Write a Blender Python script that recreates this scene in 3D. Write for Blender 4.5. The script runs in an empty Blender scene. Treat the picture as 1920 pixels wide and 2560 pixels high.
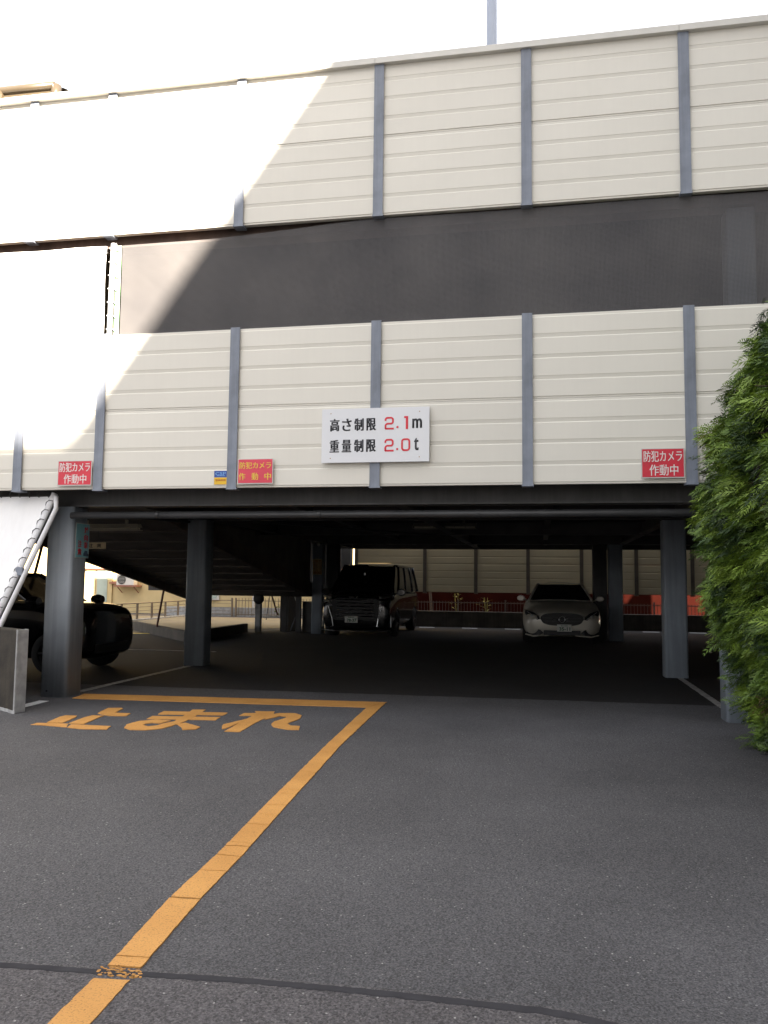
import bpy, bmesh, math, random
import numpy as np
from mathutils import Vector, Matrix

random.seed(7)
rng = np.random.default_rng(11)
S = bpy.context.scene
COL = S.collection

# ------------------------------------------------------------------ camera
cam_d = bpy.data.cameras.new('camera')
cam = bpy.data.objects.new('camera', cam_d)
COL.objects.link(cam)
yaw, pitch, roll = 0.1882, 0.0847, 0.0110
cp = Vector((5.0738, -8.7838, 1.4248))
fwd = Vector((-math.sin(yaw) * math.cos(pitch), math.cos(yaw) * math.cos(pitch), math.sin(pitch)))
rt = Vector((math.cos(yaw), math.sin(yaw), 0))
up = rt.cross(fwd)
r2 = rt * math.cos(roll) + up * math.sin(roll)
u2 = -rt * math.sin(roll) + up * math.cos(roll)
M = Matrix((r2, u2, -fwd)).transposed().to_4x4()
M.translation = cp
cam.matrix_world = M
cam_d.sensor_fit = 'HORIZONTAL'
cam_d.sensor_width = 36.0
cam_d.lens = 2060.93 / 1920 * 36.0
cam_d.clip_start = 0.05
cam_d.clip_end = 1500
S.camera = cam

# ------------------------------------------------------------------ sun + sky
SUN = Vector((-0.72, 1.30, -1.0)).normalized()          # the way the light travels
el = math.asin(-SUN.z)
rot = math.atan2(-SUN.x, -SUN.y)
w = bpy.data.worlds.new("World")
S.world = w
w.use_nodes = True
nt = w.node_tree
nt.nodes.clear()
sky = nt.nodes.new('ShaderNodeTexSky')
sky.sky_type = 'NISHITA'
sky.sun_disc = False
sky.sun_elevation = el
sky.sun_rotation = rot
sky.altitude = 50
sky.air_density = 1.0
sky.dust_density = 6.0
sky.ozone_density = 0.3
bg = nt.nodes.new('ShaderNodeBackground')
bg.inputs['Strength'].default_value = 0.05
wo = nt.nodes.new('ShaderNodeOutputWorld')
# thin bright high cloud over the whole sky
ctc = nt.nodes.new('ShaderNodeTexCoord')
cno = nt.nodes.new('ShaderNodeTexNoise')
cno.inputs['Scale'].default_value = 2.2
cno.inputs['Detail'].default_value = 5
nt.links.new(ctc.outputs['Generated'], cno.inputs['Vector'])
crp = nt.nodes.new('ShaderNodeValToRGB')
crp.color_ramp.elements[0].position = 0.3
crp.color_ramp.elements[1].position = 0.7
crp.color_ramp.elements[0].color = (3.0, 3.08, 3.2, 1)
crp.color_ramp.elements[1].color = (3.8, 3.8, 3.85, 1)
nt.links.new(cno.outputs['Fac'], crp.inputs[0])
cmx = nt.nodes.new('ShaderNodeMixRGB')
cmx.inputs[0].default_value = 0.85
nt.links.new(sky.outputs[0], cmx.inputs[1])
nt.links.new(crp.outputs[0], cmx.inputs[2])
nt.links.new(cmx.outputs[0], bg.inputs['Color'])
nt.links.new(bg.outputs[0], wo.inputs['Surface'])
sl = bpy.data.lights.new('sun', 'SUN')
sl.energy = 4.0
sl.angle = math.radians(0.9)
sl.color = (1.0, 0.88, 0.72)
so = bpy.data.objects.new('sun', sl)
COL.objects.link(so)
so.rotation_euler = SUN.to_track_quat('-Z', 'Y').to_euler()
so.location = (20, -30, 30)

vs = S.view_settings
vs.view_transform = 'Standard'
vs.look = 'None'
vs.gamma = 1.0
vs.use_curve_mapping = False
vs.exposure = 3.42

# ------------------------------------------------------------------ materials
MAT = {}


def mk(name, col, rough=0.6, metal=0.0, var=0.12, scale=3.0, bump=0.0, bscale=60.0, streak=0.0,
       spec=0.5, coat=0.0, col2=None, stretch=None, fine=0.0):
    m = bpy.data.materials.new(name)
    m.use_nodes = True
    n, l = m.node_tree.nodes, m.node_tree.links
    b = n['Principled BSDF']
    b.inputs['Roughness'].default_value = rough
    b.inputs['Metallic'].default_value = metal
    b.inputs['Specular IOR Level'].default_value = spec
    if coat:
        b.inputs['Coat Weight'].default_value = coat
        b.inputs['Coat Roughness'].default_value = 0.05
    tc = n.new('ShaderNodeTexCoord')
    mp = n.new('ShaderNodeMapping')
    l.new(tc.outputs['Object'], mp.inputs['Vector'])
    if stretch:
        mp.inputs['Scale'].default_value = stretch
    nz = n.new('ShaderNodeTexNoise')
    nz.inputs['Scale'].default_value = scale
    nz.inputs['Detail'].default_value = 6
    l.new(mp.outputs[0], nz.inputs['Vector'])
    rp = n.new('ShaderNodeValToRGB')
    c2 = col2 if col2 else tuple(min(1, c * (1 + var)) for c in col)
    c1 = tuple(c * (1 - var) for c in col)
    rp.color_ramp.elements[0].position = 0.35
    rp.color_ramp.elements[1].position = 0.68
    rp.color_ramp.elements[0].color = (*c1, 1)
    rp.color_ramp.elements[1].color = (*c2, 1)
    l.new(nz.outputs['Fac'], rp.inputs[0])
    out = rp.outputs[0]
    if streak:
        ms = n.new('ShaderNodeMapping')
        ms.inputs['Scale'].default_value = (14, 14, 0.7)
        l.new(tc.outputs['Object'], ms.inputs['Vector'])
        n2 = n.new('ShaderNodeTexNoise')
        n2.inputs['Scale'].default_value = 1.5
        n2.inputs['Detail'].default_value = 4
        l.new(ms.outputs[0], n2.inputs['Vector'])
        mx = n.new('ShaderNodeMixRGB')
        mx.blend_type = 'MULTIPLY'
        mx.inputs['Fac'].default_value = streak
        l.new(out, mx.inputs[1])
        r3 = n.new('ShaderNodeValToRGB')
        r3.color_ramp.elements[0].position = 0.38
        r3.color_ramp.elements[1].position = 0.6
        r3.color_ramp.elements[0].color = (0.5, 0.5, 0.5, 1)
        l.new(n2.outputs['Fac'], r3.inputs[0])
        l.new(r3.outputs[0], mx.inputs[2])
        out = mx.outputs[0]
    l.new(out, b.inputs['Base Color'])
    if bump:
        nb = n.new('ShaderNodeTexNoise')
        nb.inputs['Scale'].default_value = bscale
        nb.inputs['Detail'].default_value = 4
        l.new(tc.outputs['Object'], nb.inputs['Vector'])
        bp = n.new('ShaderNodeBump')
        bp.inputs['Strength'].default_value = bump
        bp.inputs['Distance'].default_value = 0.01
        l.new(nb.outputs['Fac'], bp.inputs['Height'])
        l.new(bp.outputs[0], b.inputs['Normal'])
    MAT[name] = m
    return m


def mk_glass(name, col, alpha=0.5, rough=0.03):
    m = bpy.data.materials.new(name)
    m.use_nodes = True
    n, l = m.node_tree.nodes, m.node_tree.links
    b = n['Principled BSDF']
    b.inputs['Base Color'].default_value = (*col, 1)
    b.inputs['Roughness'].default_value = rough
    b.inputs['Alpha'].default_value = alpha
    MAT[name] = m
    return m


mk('panel_cream', (0.735, 0.705, 0.635), 0.5, var=0.025, scale=0.9, bump=0.03, bscale=12, streak=0.02)
_m = MAT['panel_cream']
_n, _l = _m.node_tree.nodes, _m.node_tree.links
_oi = _n.new('ShaderNodeObjectInfo')
_mr = _n.new('ShaderNodeMapRange')
_mr.inputs['To Min'].default_value = 0.955
_mr.inputs['To Max'].default_value = 1.02
_l.new(_oi.outputs['Random'], _mr.inputs['Value'])
_hs = _n.new('ShaderNodeHueSaturation')
_src = _n['Principled BSDF'].inputs['Base Color'].links[0].from_socket
_l.new(_mr.outputs[0], _hs.inputs['Value'])
_l.new(_src, _hs.inputs['Color'])
_l.new(_hs.outputs[0], _n['Principled BSDF'].inputs['Base Color'])
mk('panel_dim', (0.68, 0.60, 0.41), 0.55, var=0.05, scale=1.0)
mk('cap_steel', (0.62, 0.60, 0.56), 0.45, var=0.05)
mk('galvanised', (0.215, 0.240, 0.295), 0.5, metal=0.0, var=0.13, scale=6, streak=0.35, bump=0.05)
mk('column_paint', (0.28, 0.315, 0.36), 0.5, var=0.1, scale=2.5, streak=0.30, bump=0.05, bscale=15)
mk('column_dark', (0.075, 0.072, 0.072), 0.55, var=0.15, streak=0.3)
mk('column_brown', (0.15, 0.125, 0.10), 0.55, var=0.15, streak=0.3)
mk('beam_brown', (0.11, 0.075, 0.06), 0.6, var=0.3, scale=4, streak=0.3)
mk('ramp_steel', (0.12, 0.10, 0.088), 0.7, var=0.25, streak=0.3)
mk('steel_dark', (0.035, 0.032, 0.033), 0.6, var=0.25)
mk('deck_dark', (0.022, 0.020, 0.019), 0.8, var=0.2)
mk('pipe_dark', (0.034, 0.034, 0.036), 0.45, var=0.2)
mk('pipe_white', (0.66, 0.66, 0.68), 0.4, var=0.08, scale=14, bump=0.03)
mk('tarp_white', (0.86, 0.86, 0.87), 0.55, var=0.03, scale=2.0, bump=0.25, bscale=3.0, streak=0.06)
mk('rope', (0.06, 0.06, 0.06), 0.8, var=0.1)
mk('rope_light', (0.62, 0.62, 0.60), 0.8, var=0.1)
mk('hem_green', (0.40, 0.66, 0.38), 0.6, var=0.1)
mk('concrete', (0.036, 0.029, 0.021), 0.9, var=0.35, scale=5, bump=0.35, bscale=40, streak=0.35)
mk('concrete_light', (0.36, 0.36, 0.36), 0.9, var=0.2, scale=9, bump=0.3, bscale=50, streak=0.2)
mk('concrete_dim', (0.065, 0.056, 0.048), 0.9, var=0.25, scale=3, bump=0.2, streak=0.4)
mk('white_paint', (0.70, 0.70, 0.70), 0.7, var=0.15, scale=30)
mk('white_paint_worn', (0.34, 0.33, 0.32), 0.8, var=0.35, scale=14)
mk('seal_black', (0.046, 0.045, 0.050), 0.95, spec=0.08, var=0.12, scale=12, bump=0.1, bscale=40)
mk('sign_white', (0.72, 0.73, 0.76), 0.35, var=0.02, scale=1)
mk('sign_red', (0.62, 0.025, 0.05), 0.4, var=0.12, scale=3)
mk('sign_pink', (0.66, 0.035, 0.075), 0.35, var=0.06, scale=3)
mk('ink_red', (0.64, 0.01, 0.03), 0.4, var=0.02)
mk('ink_black', (0.012, 0.013, 0.018), 0.4, var=0.02)
mk('ink_white', (0.78, 0.74, 0.72), 0.4, var=0.03)
mk('ink_yellow', (0.80, 0.58, 0.05), 0.4, var=0.03)
mk('sign_blue', (0.012, 0.07, 0.36), 0.35, var=0.05)
mk('ink_skyblue', (0.20, 0.45, 0.80), 0.35, var=0.05)
mk('sign_yellow', (0.80, 0.48, 0.01), 0.4, var=0.04)
mk('ink_orange', (0.55, 0.16, 0.01), 0.4, var=0.04)
mk('sign_cyan', (0.20, 0.50, 0.60), 0.35, var=0.06)
mk('ink_darkblue', (0.01, 0.05, 0.12), 0.35, var=0.06)
mk('sign_buff', (0.55, 0.43, 0.24), 0.5, var=0.15, scale=12)
mk('ink_brown', (0.40, 0.22, 0.06), 0.5, var=0.3, scale=20)
mk('plastic_white', (0.55, 0.54, 0.52), 0.4, var=0.06)
mk('paint_black', (0.006, 0.006, 0.008), 0.22, var=0.05, coat=0.6)
mk('paint_silver', (0.62, 0.58, 0.50), 0.38, metal=0.2, var=0.04, coat=0.5)
mk('paint_white', (0.75, 0.75, 0.74), 0.3, var=0.03, coat=0.5)
mk('paint_tan', (0.062, 0.046, 0.027), 0.35, var=0.05, coat=0.4)
mk('trim_black', (0.012, 0.012, 0.013), 0.5, var=0.1)
mk('rubber', (0.012, 0.012, 0.012), 0.85, var=0.2)
mk('chrome', (0.9, 0.9, 0.9), 0.32, metal=1.0, var=0.02)
mk('rim', (0.06, 0.06, 0.065), 0.4, metal=0.3, var=0.05)
mk('seat', (0.03, 0.028, 0.028), 0.8, var=0.1)
mk('plate', (0.66, 0.66, 0.62), 0.45, var=0.03)
mk('ink_green', (0.02, 0.12, 0.05), 0.5, var=0.03)
mk('light_diffuser', (0.45, 0.42, 0.34), 0.5, var=0.04)
mk('light_dim', (0.16, 0.15, 0.13), 0.5, var=0.1)
mk('red_wall', (0.019, 0.0040, 0.0028), 0.95, spec=0.0, var=0.18, scale=1.2, bump=0.1, bscale=30)
mk('orange_wall', (0.14, 0.055, 0.014), 0.8, var=0.15)
mk('house_wall', (0.52, 0.41, 0.22), 0.85, var=0.05, scale=2, bump=0.1)
mk('house_trim', (0.30, 0.13, 0.09), 0.7, var=0.1)
mk('curtain', (0.34, 0.40, 0.36), 0.7, var=0.12, scale=2)
mk('fence_metal', (0.16, 0.12, 0.08), 0.5, var=0.1)
mk('fence_dark', (0.03, 0.025, 0.025), 0.6, var=0.1)
mk('rust_pole', (0.10, 0.025, 0.012), 0.6, var=0.2)
mk('pavement', (0.17, 0.145, 0.10), 0.9, var=0.12, scale=1.2, bump=0.15, bscale=60)
mk('stucco', (0.40, 0.39, 0.37), 0.9, var=0.06, scale=1.5)
mk('bark', (0.06, 0.038, 0.026), 0.9, var=0.3, scale=14, bump=0.4)
mk('twigs', (0.012, 0.009, 0.006), 0.95, var=0.4, scale=18, bump=0.5, bscale=30)
mk('leaf_mid', (0.092, 0.158, 0.018), 0.55, var=0.30, scale=4)
mk('leaf_light', (0.170, 0.255, 0.026), 0.55, var=0.25, scale=4)
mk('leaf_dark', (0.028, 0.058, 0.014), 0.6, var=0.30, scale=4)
mk('leaf_brown', (0.16, 0.095, 0.045), 0.7, var=0.30, scale=6)
mk('plant_yellow', (0.18, 0.16, 0.03), 0.7, var=0.3)
mk('lamp_pole', (0.30, 0.335, 0.41), 0.45, var=0.06)
mk_glass('glass_dark', (0.006, 0.006, 0.009), 1.0, 0.06)
mk_glass('glass_tint', (0.006, 0.006, 0.008), 0.95)
mk_glass('glass_lamp', (0.30, 0.28, 0.24), 0.55, 0.08)


def mat_asphalt(name, base, fleck, seed):
    m = bpy.data.materials.new(name)
    m.use_nodes = True
    n, l = m.node_tree.nodes, m.node_tree.links
    b = n['Principled BSDF']
    b.inputs['Roughness'].default_value = 0.92
    b.inputs['Specular IOR Level'].default_value = 0.25
    tc = n.new('ShaderNodeTexCoord')

    def noise(scale, det=4, rough=0.6):
        z = n.new('ShaderNodeTexNoise')
        z.inputs['Scale'].default_value = scale
        z.inputs['Detail'].default_value = det
        z.inputs['Roughness'].default_value = rough
        l.new(tc.outputs['Object'], z.inputs['Vector'])
        return z

    def ramp(src, a, b_, ca, cb):
        r = n.new('ShaderNodeValToRGB')
        r.color_ramp.elements[0].position = a
        r.color_ramp.elements[1].position = b_
        r.color_ramp.elements[0].color = (*ca, 1)
        r.color_ramp.elements[1].color = (*cb, 1)
        l.new(src, r.inputs[0])
        return r

    def mix(kind, fac, a, b_):
        x = n.new('ShaderNodeMixRGB')
        x.blend_type = kind
        if isinstance(fac, float):
            x.inputs[0].default_value = fac
        else:
            l.new(fac, x.inputs[0])
        l.new(a, x.inputs[1])
        l.new(b_, x.inputs[2])
        return x
    big = ramp(noise(0.55, 8, 0.62).outputs['Fac'], 0.3, 0.7, tuple(c * 0.78 for c in base), tuple(c * 1.18 for c in base))
    fine = ramp(noise(125, 3, 0.8).outputs['Fac'], 0.36, 0.66, (0.5, 0.5, 0.5), (1.45, 1.44, 1.43))
    c = mix('MULTIPLY', 0.95, big.outputs[0], fine.outputs[0])
    # stones that show: voronoi cells, a few of them pale
    vo = n.new('ShaderNodeTexVoronoi')
    vo.inputs['Scale'].default_value = 62
    l.new(tc.outputs['Object'], vo.inputs['Vector'])
    sep = n.new('ShaderNodeSeparateColor')
    l.new(vo.outputs['Color'], sep.inputs[0])
    pick = ramp(sep.outputs[0], 0.955, 0.965, (0, 0, 0), (1, 1, 1))
    near = ramp(vo.outputs['Distance'], 0.22, 0.32, (1, 1, 1), (0, 0, 0))
    msk = mix('MULTIPLY', 1.0, pick.outputs[0], near.outputs[0])
    fl = n.new('ShaderNodeRGB')
    fl.outputs[0].default_value = (*fleck, 1)
    c2 = mix('MIX', msk.outputs[0], c.outputs[0], fl.outputs[0])
    vo2 = n.new('ShaderNodeTexVoronoi')
    vo2.inputs['Scale'].default_value = 130
    l.new(tc.outputs['Object'], vo2.inputs['Vector'])
    sep2 = n.new('ShaderNodeSeparateColor')
    l.new(vo2.outputs['Color'], sep2.inputs[0])
    pk2 = ramp(sep2.outputs[1], 0.0, 1.0, (0.55, 0.54, 0.55), (1.48, 1.47, 1.45))
    c3 = mix('MULTIPLY', 0.8, c2.outputs[0], pk2.outputs[0])
    l.new(c3.outputs[0], b.inputs['Base Color'])
    bp = n.new('ShaderNodeBump')
    bp.inputs['Strength'].default_value = 0.55
    bp.inputs['Distance'].default_value = 0.006
    l.new(vo.outputs['Distance'], bp.inputs['Height'])
    l.new(bp.outputs[0], b.inputs['Normal'])
    MAT[name] = m


mat_asphalt('asphalt', (0.086, 0.085, 0.091), (0.25, 0.245, 0.24), 1)
mat_asphalt('asphalt_old', (0.097, 0.092, 0.097), (0.27, 0.265, 0.26), 2)


def mat_orange():
    m = bpy.data.materials.new('orange_paint')
    m.use_nodes = True
    n, l = m.node_tree.nodes, m.node_tree.links
    b = n['Principled BSDF']
    b.inputs['Roughness'].default_value = 0.75
    tc = n.new('ShaderNodeTexCoord')
    a = n.new('ShaderNodeTexNoise')
    a.inputs['Scale'].default_value = 2.2
    a.inputs['Detail'].default_value = 5
    l.new(tc.outputs['Object'], a.inputs['Vector'])
    r = n.new('ShaderNodeValToRGB')
    r.color_ramp.elements[0].position = 0.3
    r.color_ramp.elements[1].position = 0.7
    r.color_ramp.elements[0].color = (0.50, 0.235, 0.052, 1)
    r.color_ramp.elements[1].color = (0.61, 0.305, 0.078, 1)
    l.new(a.outputs['Fac'], r.inputs[0])
    f = n.new('ShaderNodeTexNoise')
    f.inputs['Scale'].default_value = 130
    f.inputs['Detail'].default_value = 3
    l.new(tc.outputs['Object'], f.inputs['Vector'])
    r2_ = n.new('ShaderNodeValToRGB')
    r2_.color_ramp.elements[0].position = 0.30
    r2_.color_ramp.elements[1].position = 0.46
    r2_.color_ramp.elements[0].color = (0.36, 0.36, 0.42, 1)
    r2_.color_ramp.elements[1].color = (1, 1, 1, 1)
    l.new(f.outputs['Fac'], r2_.inputs[0])
    mx = n.new('ShaderNodeMixRGB')
    mx.blend_type = 'MULTIPLY'
    mx.inputs[0].default_value = 0.8
    l.new(r.outputs[0], mx.inputs[1])
    l.new(r2_.outputs[0], mx.inputs[2])
    l.new(mx.outputs[0], b.inputs['Base Color'])
    bp = n.new('ShaderNodeBump')
    bp.inputs['Strength'].default_value = 0.25
    bp.inputs['Distance'].default_value = 0.004
    l.new(f.outputs['Fac'], bp.inputs['Height'])
    l.new(bp.outputs[0], b.inputs['Normal'])
    MAT['orange_paint'] = m


mat_orange()


def mat_net():
    m = bpy.data.materials.new('net_weave')
    m.use_nodes = True
    n, l = m.node_tree.nodes, m.node_tree.links
    b = n['Principled BSDF']
    b.inputs['Roughness'].default_value = 0.8
    tc = n.new('ShaderNodeTexCoord')
    mp = n.new('ShaderNodeMapping')
    mp.inputs['Rotation'].default_value = (0, 0, 0)
    l.new(tc.outputs['Object'], mp.inputs['Vector'])
    # warp and weft threads
    waves = []
    for direction in ('X', 'Z'):
        wv = n.new('ShaderNodeTexWave')
        wv.wave_type = 'BANDS'
        wv.bands_direction = direction
        wv.inputs['Scale'].default_value = 24.0
        wv.inputs['Distortion'].default_value = 0.25
        wv.inputs['Detail'].default_value = 1
        l.new(mp.outputs[0], wv.inputs['Vector'])
        waves.append(wv)
    mxw = n.new('ShaderNodeMath')
    mxw.operation = 'MAXIMUM'
    l.new(waves[0].outputs['Fac'], mxw.inputs[0])
    l.new(waves[1].outputs['Fac'], mxw.inputs[1])
    rr = n.new('ShaderNodeValToRGB')
    rr.color_ramp.elements[0].position = 0.25
    rr.color_ramp.elements[1].position = 0.6
    rr.color_ramp.elements[0].color = (0.22, 0.22, 0.22, 1)
    rr.color_ramp.elements[1].color = (0.86, 0.86, 0.86, 1)
    l.new(mxw.outputs[0], rr.inputs[0])
    l.new(rr.outputs[0], b.inputs['Alpha'])
    nz = n.new('ShaderNodeTexNoise')
    nz.inputs['Scale'].default_value = 1.1
    nz.inputs['Detail'].default_value = 8
    l.new(tc.outputs['Object'], nz.inputs['Vector'])
    r = n.new('ShaderNodeValToRGB')
    r.color_ramp.elements[0].position = 0.3
    r.color_ramp.elements[1].position = 0.7
    r.color_ramp.elements[0].color = (0.078, 0.076, 0.082, 1)
    r.color_ramp.elements[1].color = (0.122, 0.116, 0.118, 1)
    l.new(nz.outputs['Fac'], r.inputs[0])
    l.new(r.outputs[0], b.inputs['Base Color'])
    MAT['net_weave'] = m


mat_net()

# ------------------------------------------------------------------ helpers


class MB:
    def __init__(self):
        self.v, self.f, self.mi = [], [], []

    def add(self, vs_, fs, mi=0):
        o = len(self.v)
        self.v += [tuple(p) for p in vs_]
        self.f += [tuple(i + o for i in f) for f in fs]
        self.mi += [mi] * len(fs)
        return self

    def box(self, x0, x1, y0, y1, z0, z1, mi=0):
        return self.add([(x0, y0, z0), (x1, y0, z0), (x1, y1, z0), (x0, y1, z0),
                         (x0, y0, z1), (x1, y0, z1), (x1, y1, z1), (x0, y1, z1)],
                        [(0, 3, 2, 1), (4, 5, 6, 7), (0, 1, 5, 4), (1, 2, 6, 5), (2, 3, 7, 6), (3, 0, 4, 7)], mi)

    def prism(self, poly, z0, z1, mi=0):
        """poly in xy, counter-clockwise or not, extruded along z"""
        a = sum(poly[i][0] * poly[(i + 1) % len(poly)][1] - poly[(i + 1) % len(poly)][0] * poly[i][1] for i in range(len(poly)))
        if a < 0:
            poly = poly[::-1]
        k = len(poly)
        vs_ = [(x, y, z0) for x, y in poly] + [(x, y, z1) for x, y in poly]
        fs = [tuple(range(k))[::-1], tuple(range(k, 2 * k))]
        fs += [(i, (i + 1) % k, k + (i + 1) % k, k + i) for i in range(k)]
        return self.add(vs_, fs, mi)

    def sweep_x(self, prof, x0, x1, mi=0):
        """closed profile of (y, z) pushed along x"""
        k = len(prof)
        vs_ = [(x0, y, z) for y, z in prof] + [(x1, y, z) for y, z in prof]
        fs = [tuple(range(k)), tuple(range(k, 2 * k))[::-1]]
        fs += [(i, k + i, k + (i + 1) % k, (i + 1) % k) for i in range(k)]
        return self.add(vs_, fs, mi)

    def tube(self, pts, r, n=10, caps=True, mi=0):
        pts = [Vector(p) for p in pts]
        rs = r if isinstance(r, (list, tuple)) else [r] * len(pts)
        vs_, fs = [], []
        prev = None
        for i, p in enumerate(pts):
            d = (pts[min(i + 1, len(pts) - 1)] - pts[max(i - 1, 0)]).normalized()
            if prev is None:
                a = Vector((0, 0, 1)) if abs(d.z) < 0.9 else Vector((1, 0, 0))
                u = d.cross(a).normalized()
            else:
                u = (prev - d * prev.dot(d)).normalized()
            prev = u
            v = d.cross(u)
            for k in range(n):
                t = 2 * math.pi * k / n
                vs_.append(p + (u * math.cos(t) + v * math.sin(t)) * rs[i])
        for i in range(len(pts) - 1):
            for k in range(n):
                a, b = i * n + k, i * n + (k + 1) % n
                fs.append((a, b, b + n, a + n))
        if caps:
            fs.append(tuple(range(n))[::-1])
            fs.append(tuple(range((len(pts) - 1) * n, len(pts) * n)))
        return self.add(vs_, fs, mi)

    def lathe(self, prof, axis='y', n=24, c=(0, 0, 0), mi=0):
        """prof of (radius, along); revolved about an axis through c"""
        vs_, fs = [], []
        for r, a in prof:
            for k in range(n):
                t = 2 * math.pi * k / n
                p, q = r * math.cos(t), r * math.sin(t)
                vs_.append({'y': (p + c[0], a + c[1], q + c[2]), 'z': (p + c[0], q + c[1], a + c[2]), 'x': (a + c[0], p + c[1], q + c[2])}[axis])
        for i in range(len(prof) - 1):
            for k in range(n):
                a, b = i * n + k, i * n + (k + 1) % n
                fs.append((a, b, b + n, a + n))
        return self.add(vs_, fs, mi)

    def grid(self, P, mi=0):
        """P[i][j] points"""
        h, w_ = len(P), len(P[0])
        vs_ = [p for row in P for p in row]
        fs = [(i * w_ + j, i * w_ + j + 1, (i + 1) * w_ + j + 1, (i + 1) * w_ + j) for i in range(h - 1) for j in range(w_ - 1)]
        return self.add(vs_, fs, mi)

    def mesh(self, name, mats, smooth=False):
        me = bpy.data.meshes.new(name)
        me.from_pydata(self.v, [], self.f)
        for m in (mats if isinstance(mats, (list, tuple)) else [mats]):
            me.materials.append(MAT[m])
        if len(set(self.mi)) > 1:
            me.polygons.foreach_set('material_index', self.mi)
        bm = bmesh.new()
        bm.from_mesh(me)
        bmesh.ops.recalc_face_normals(bm, faces=bm.faces)
        bm.to_mesh(me)
        bm.free()
        if smooth:
            me.polygons.foreach_set('use_smooth', [True] * len(me.polygons))
        me.update()
        return me

    def build(self, name, mats, parent=None, smooth=False, bevel=0.0, loc=None, seg=2):
        o = bpy.data.objects.new(name, self.mesh(name, mats, smooth))
        COL.objects.link(o)
        if parent:
            o.parent = parent
        if loc:
            o.location = loc
        if bevel:
            b = o.modifiers.new('bevel', 'BEVEL')
            b.width = bevel
            b.segments = seg
            b.limit_method = 'ANGLE'
        return o


def inst(src, parent=None, loc=None, name=None):
    o = src.copy()
    if name:
        o.name = name
    COL.objects.link(o)
    o.parent = parent
    if loc is not None:
        o.location = loc
    return o


def tag(o, label=None, cat=None, group=None, kind=None):
    if label:
        o['label'] = label
    if cat:
        o['category'] = cat
    if group:
        o['group'] = group
    if kind:
        o['kind'] = kind
    return o


def thing(name, label, cat, loc=(0, 0, 0), rz=0.0, group=None):
    o = bpy.data.objects.new(name, None)
    o.empty_display_size = 0.1
    COL.objects.link(o)
    o.location = loc
    o.rotation_euler = (0, 0, rz)
    return tag(o, label, cat, group)


def solo(mb, name, mats, label, cat, group=None, **k):
    return tag(mb.build(name, mats, **k), label, cat, group)


def struct(mb, name, mats, **k):
    return tag(mb.build(name, mats, **k), kind='structure')


def text_mesh(txt, width, height, bold=0.0, depth=0.002, space=1.0):
    """lettering in the xz plane facing -y, centred on 0, scaled to width x height"""
    cu = bpy.data.curves.new('lettering', 'FONT')
    cu.body = txt
    cu.size = 1.0
    cu.offset = bold
    cu.space_character = space
    cu.extrude = 0.0
    cu.resolution_u = 3
    o = bpy.data.objects.new('lettering', cu)
    COL.objects.link(o)
    bpy.context.view_layer.update()
    dg = bpy.context.evaluated_depsgraph_get()
    me = bpy.data.meshes.new_from_object(o.evaluated_get(dg))
    bpy.data.objects.remove(o)
    bpy.data.curves.remove(cu)
    n = len(me.vertices)
    co = np.empty(n * 3)
    me.vertices.foreach_get('co', co)
    co = co.reshape(-1, 3)
    lo, hi = co.min(0), co.max(0)
    x = (co[:, 0] - (lo[0] + hi[0]) / 2) / max(hi[0] - lo[0], 1e-6) * width
    z = (co[:, 1] - (lo[1] + hi[1]) / 2) / max(hi[1] - lo[1], 1e-6) * height
    out = np.stack([x, np.zeros(n), z], 1)
    me.vertices.foreach_set('co', out.ravel())
    me.update()
    bm = bmesh.new()
    bm.from_mesh(me)
    r = bmesh.ops.extrude_face_region(bm, geom=bm.faces[:])
    vs_ = [g for g in r['geom'] if isinstance(g, bmesh.types.BMVert)]
    bmesh.ops.translate(bm, verts=vs_, vec=(0, -depth, 0))
    bmesh.ops.recalc_face_normals(bm, faces=bm.faces)
    bm.to_mesh(me)
    bm.free()
    return me


def letters(txt, mat, parent, x, y, z, width, height, bold=0.0, name='lettering', space=1.0, rz=0.0, heavy=0.0):
    me = text_mesh(txt, width - 2 * heavy, height, bold, space=space)
    if heavy:       # thicken the strokes sideways with two shifted copies, each a hair behind the last
        bm = bmesh.new()
        bm.from_mesh(me)
        src = bm.verts[:] + bm.edges[:] + bm.faces[:]
        for dx_, dy_ in ((-heavy, 0.0004), (heavy, 0.0008)):
            d_ = bmesh.ops.duplicate(bm, geom=src)
            bmesh.ops.translate(bm, verts=[g for g in d_['geom'] if isinstance(g, bmesh.types.BMVert)], vec=(dx_, dy_, 0))
        bm.to_mesh(me)
        bm.free()
    me.name = name
    me.materials.clear()
    me.materials.append(MAT[mat])
    o = bpy.data.objects.new(name, me)
    COL.objects.link(o)
    o.parent = parent
    o.location = (x, y, z)
    o.rotation_euler = (0, 0, rz)
    return o


def jag(poly, step=0.03, amp=0.004, closed=True):
    out = []
    n = len(poly)
    for i in range(n if closed else n - 1):
        a, b = Vector((*poly[i], 0)), Vector((*poly[(i + 1) % n], 0))
        d = (b - a).length
        k = max(1, int(d / step))
        nrm = Vector((-(b - a).y, (b - a).x, 0)).normalized() if d > 0 else Vector()
        for j in range(k):
            p = a.lerp(b, j / k) + nrm * (random.uniform(-amp, amp))
            out.append((p.x, p.y))
    return out


# ================================================================== GROUND
MB_ = MB()
MB_.add([(-220, -220, 0), (220, -220, 0), (220, 220, 0), (-220, 220, 0)], [(0, 1, 2, 3)])
struct(MB_, 'ground', 'asphalt')
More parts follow.
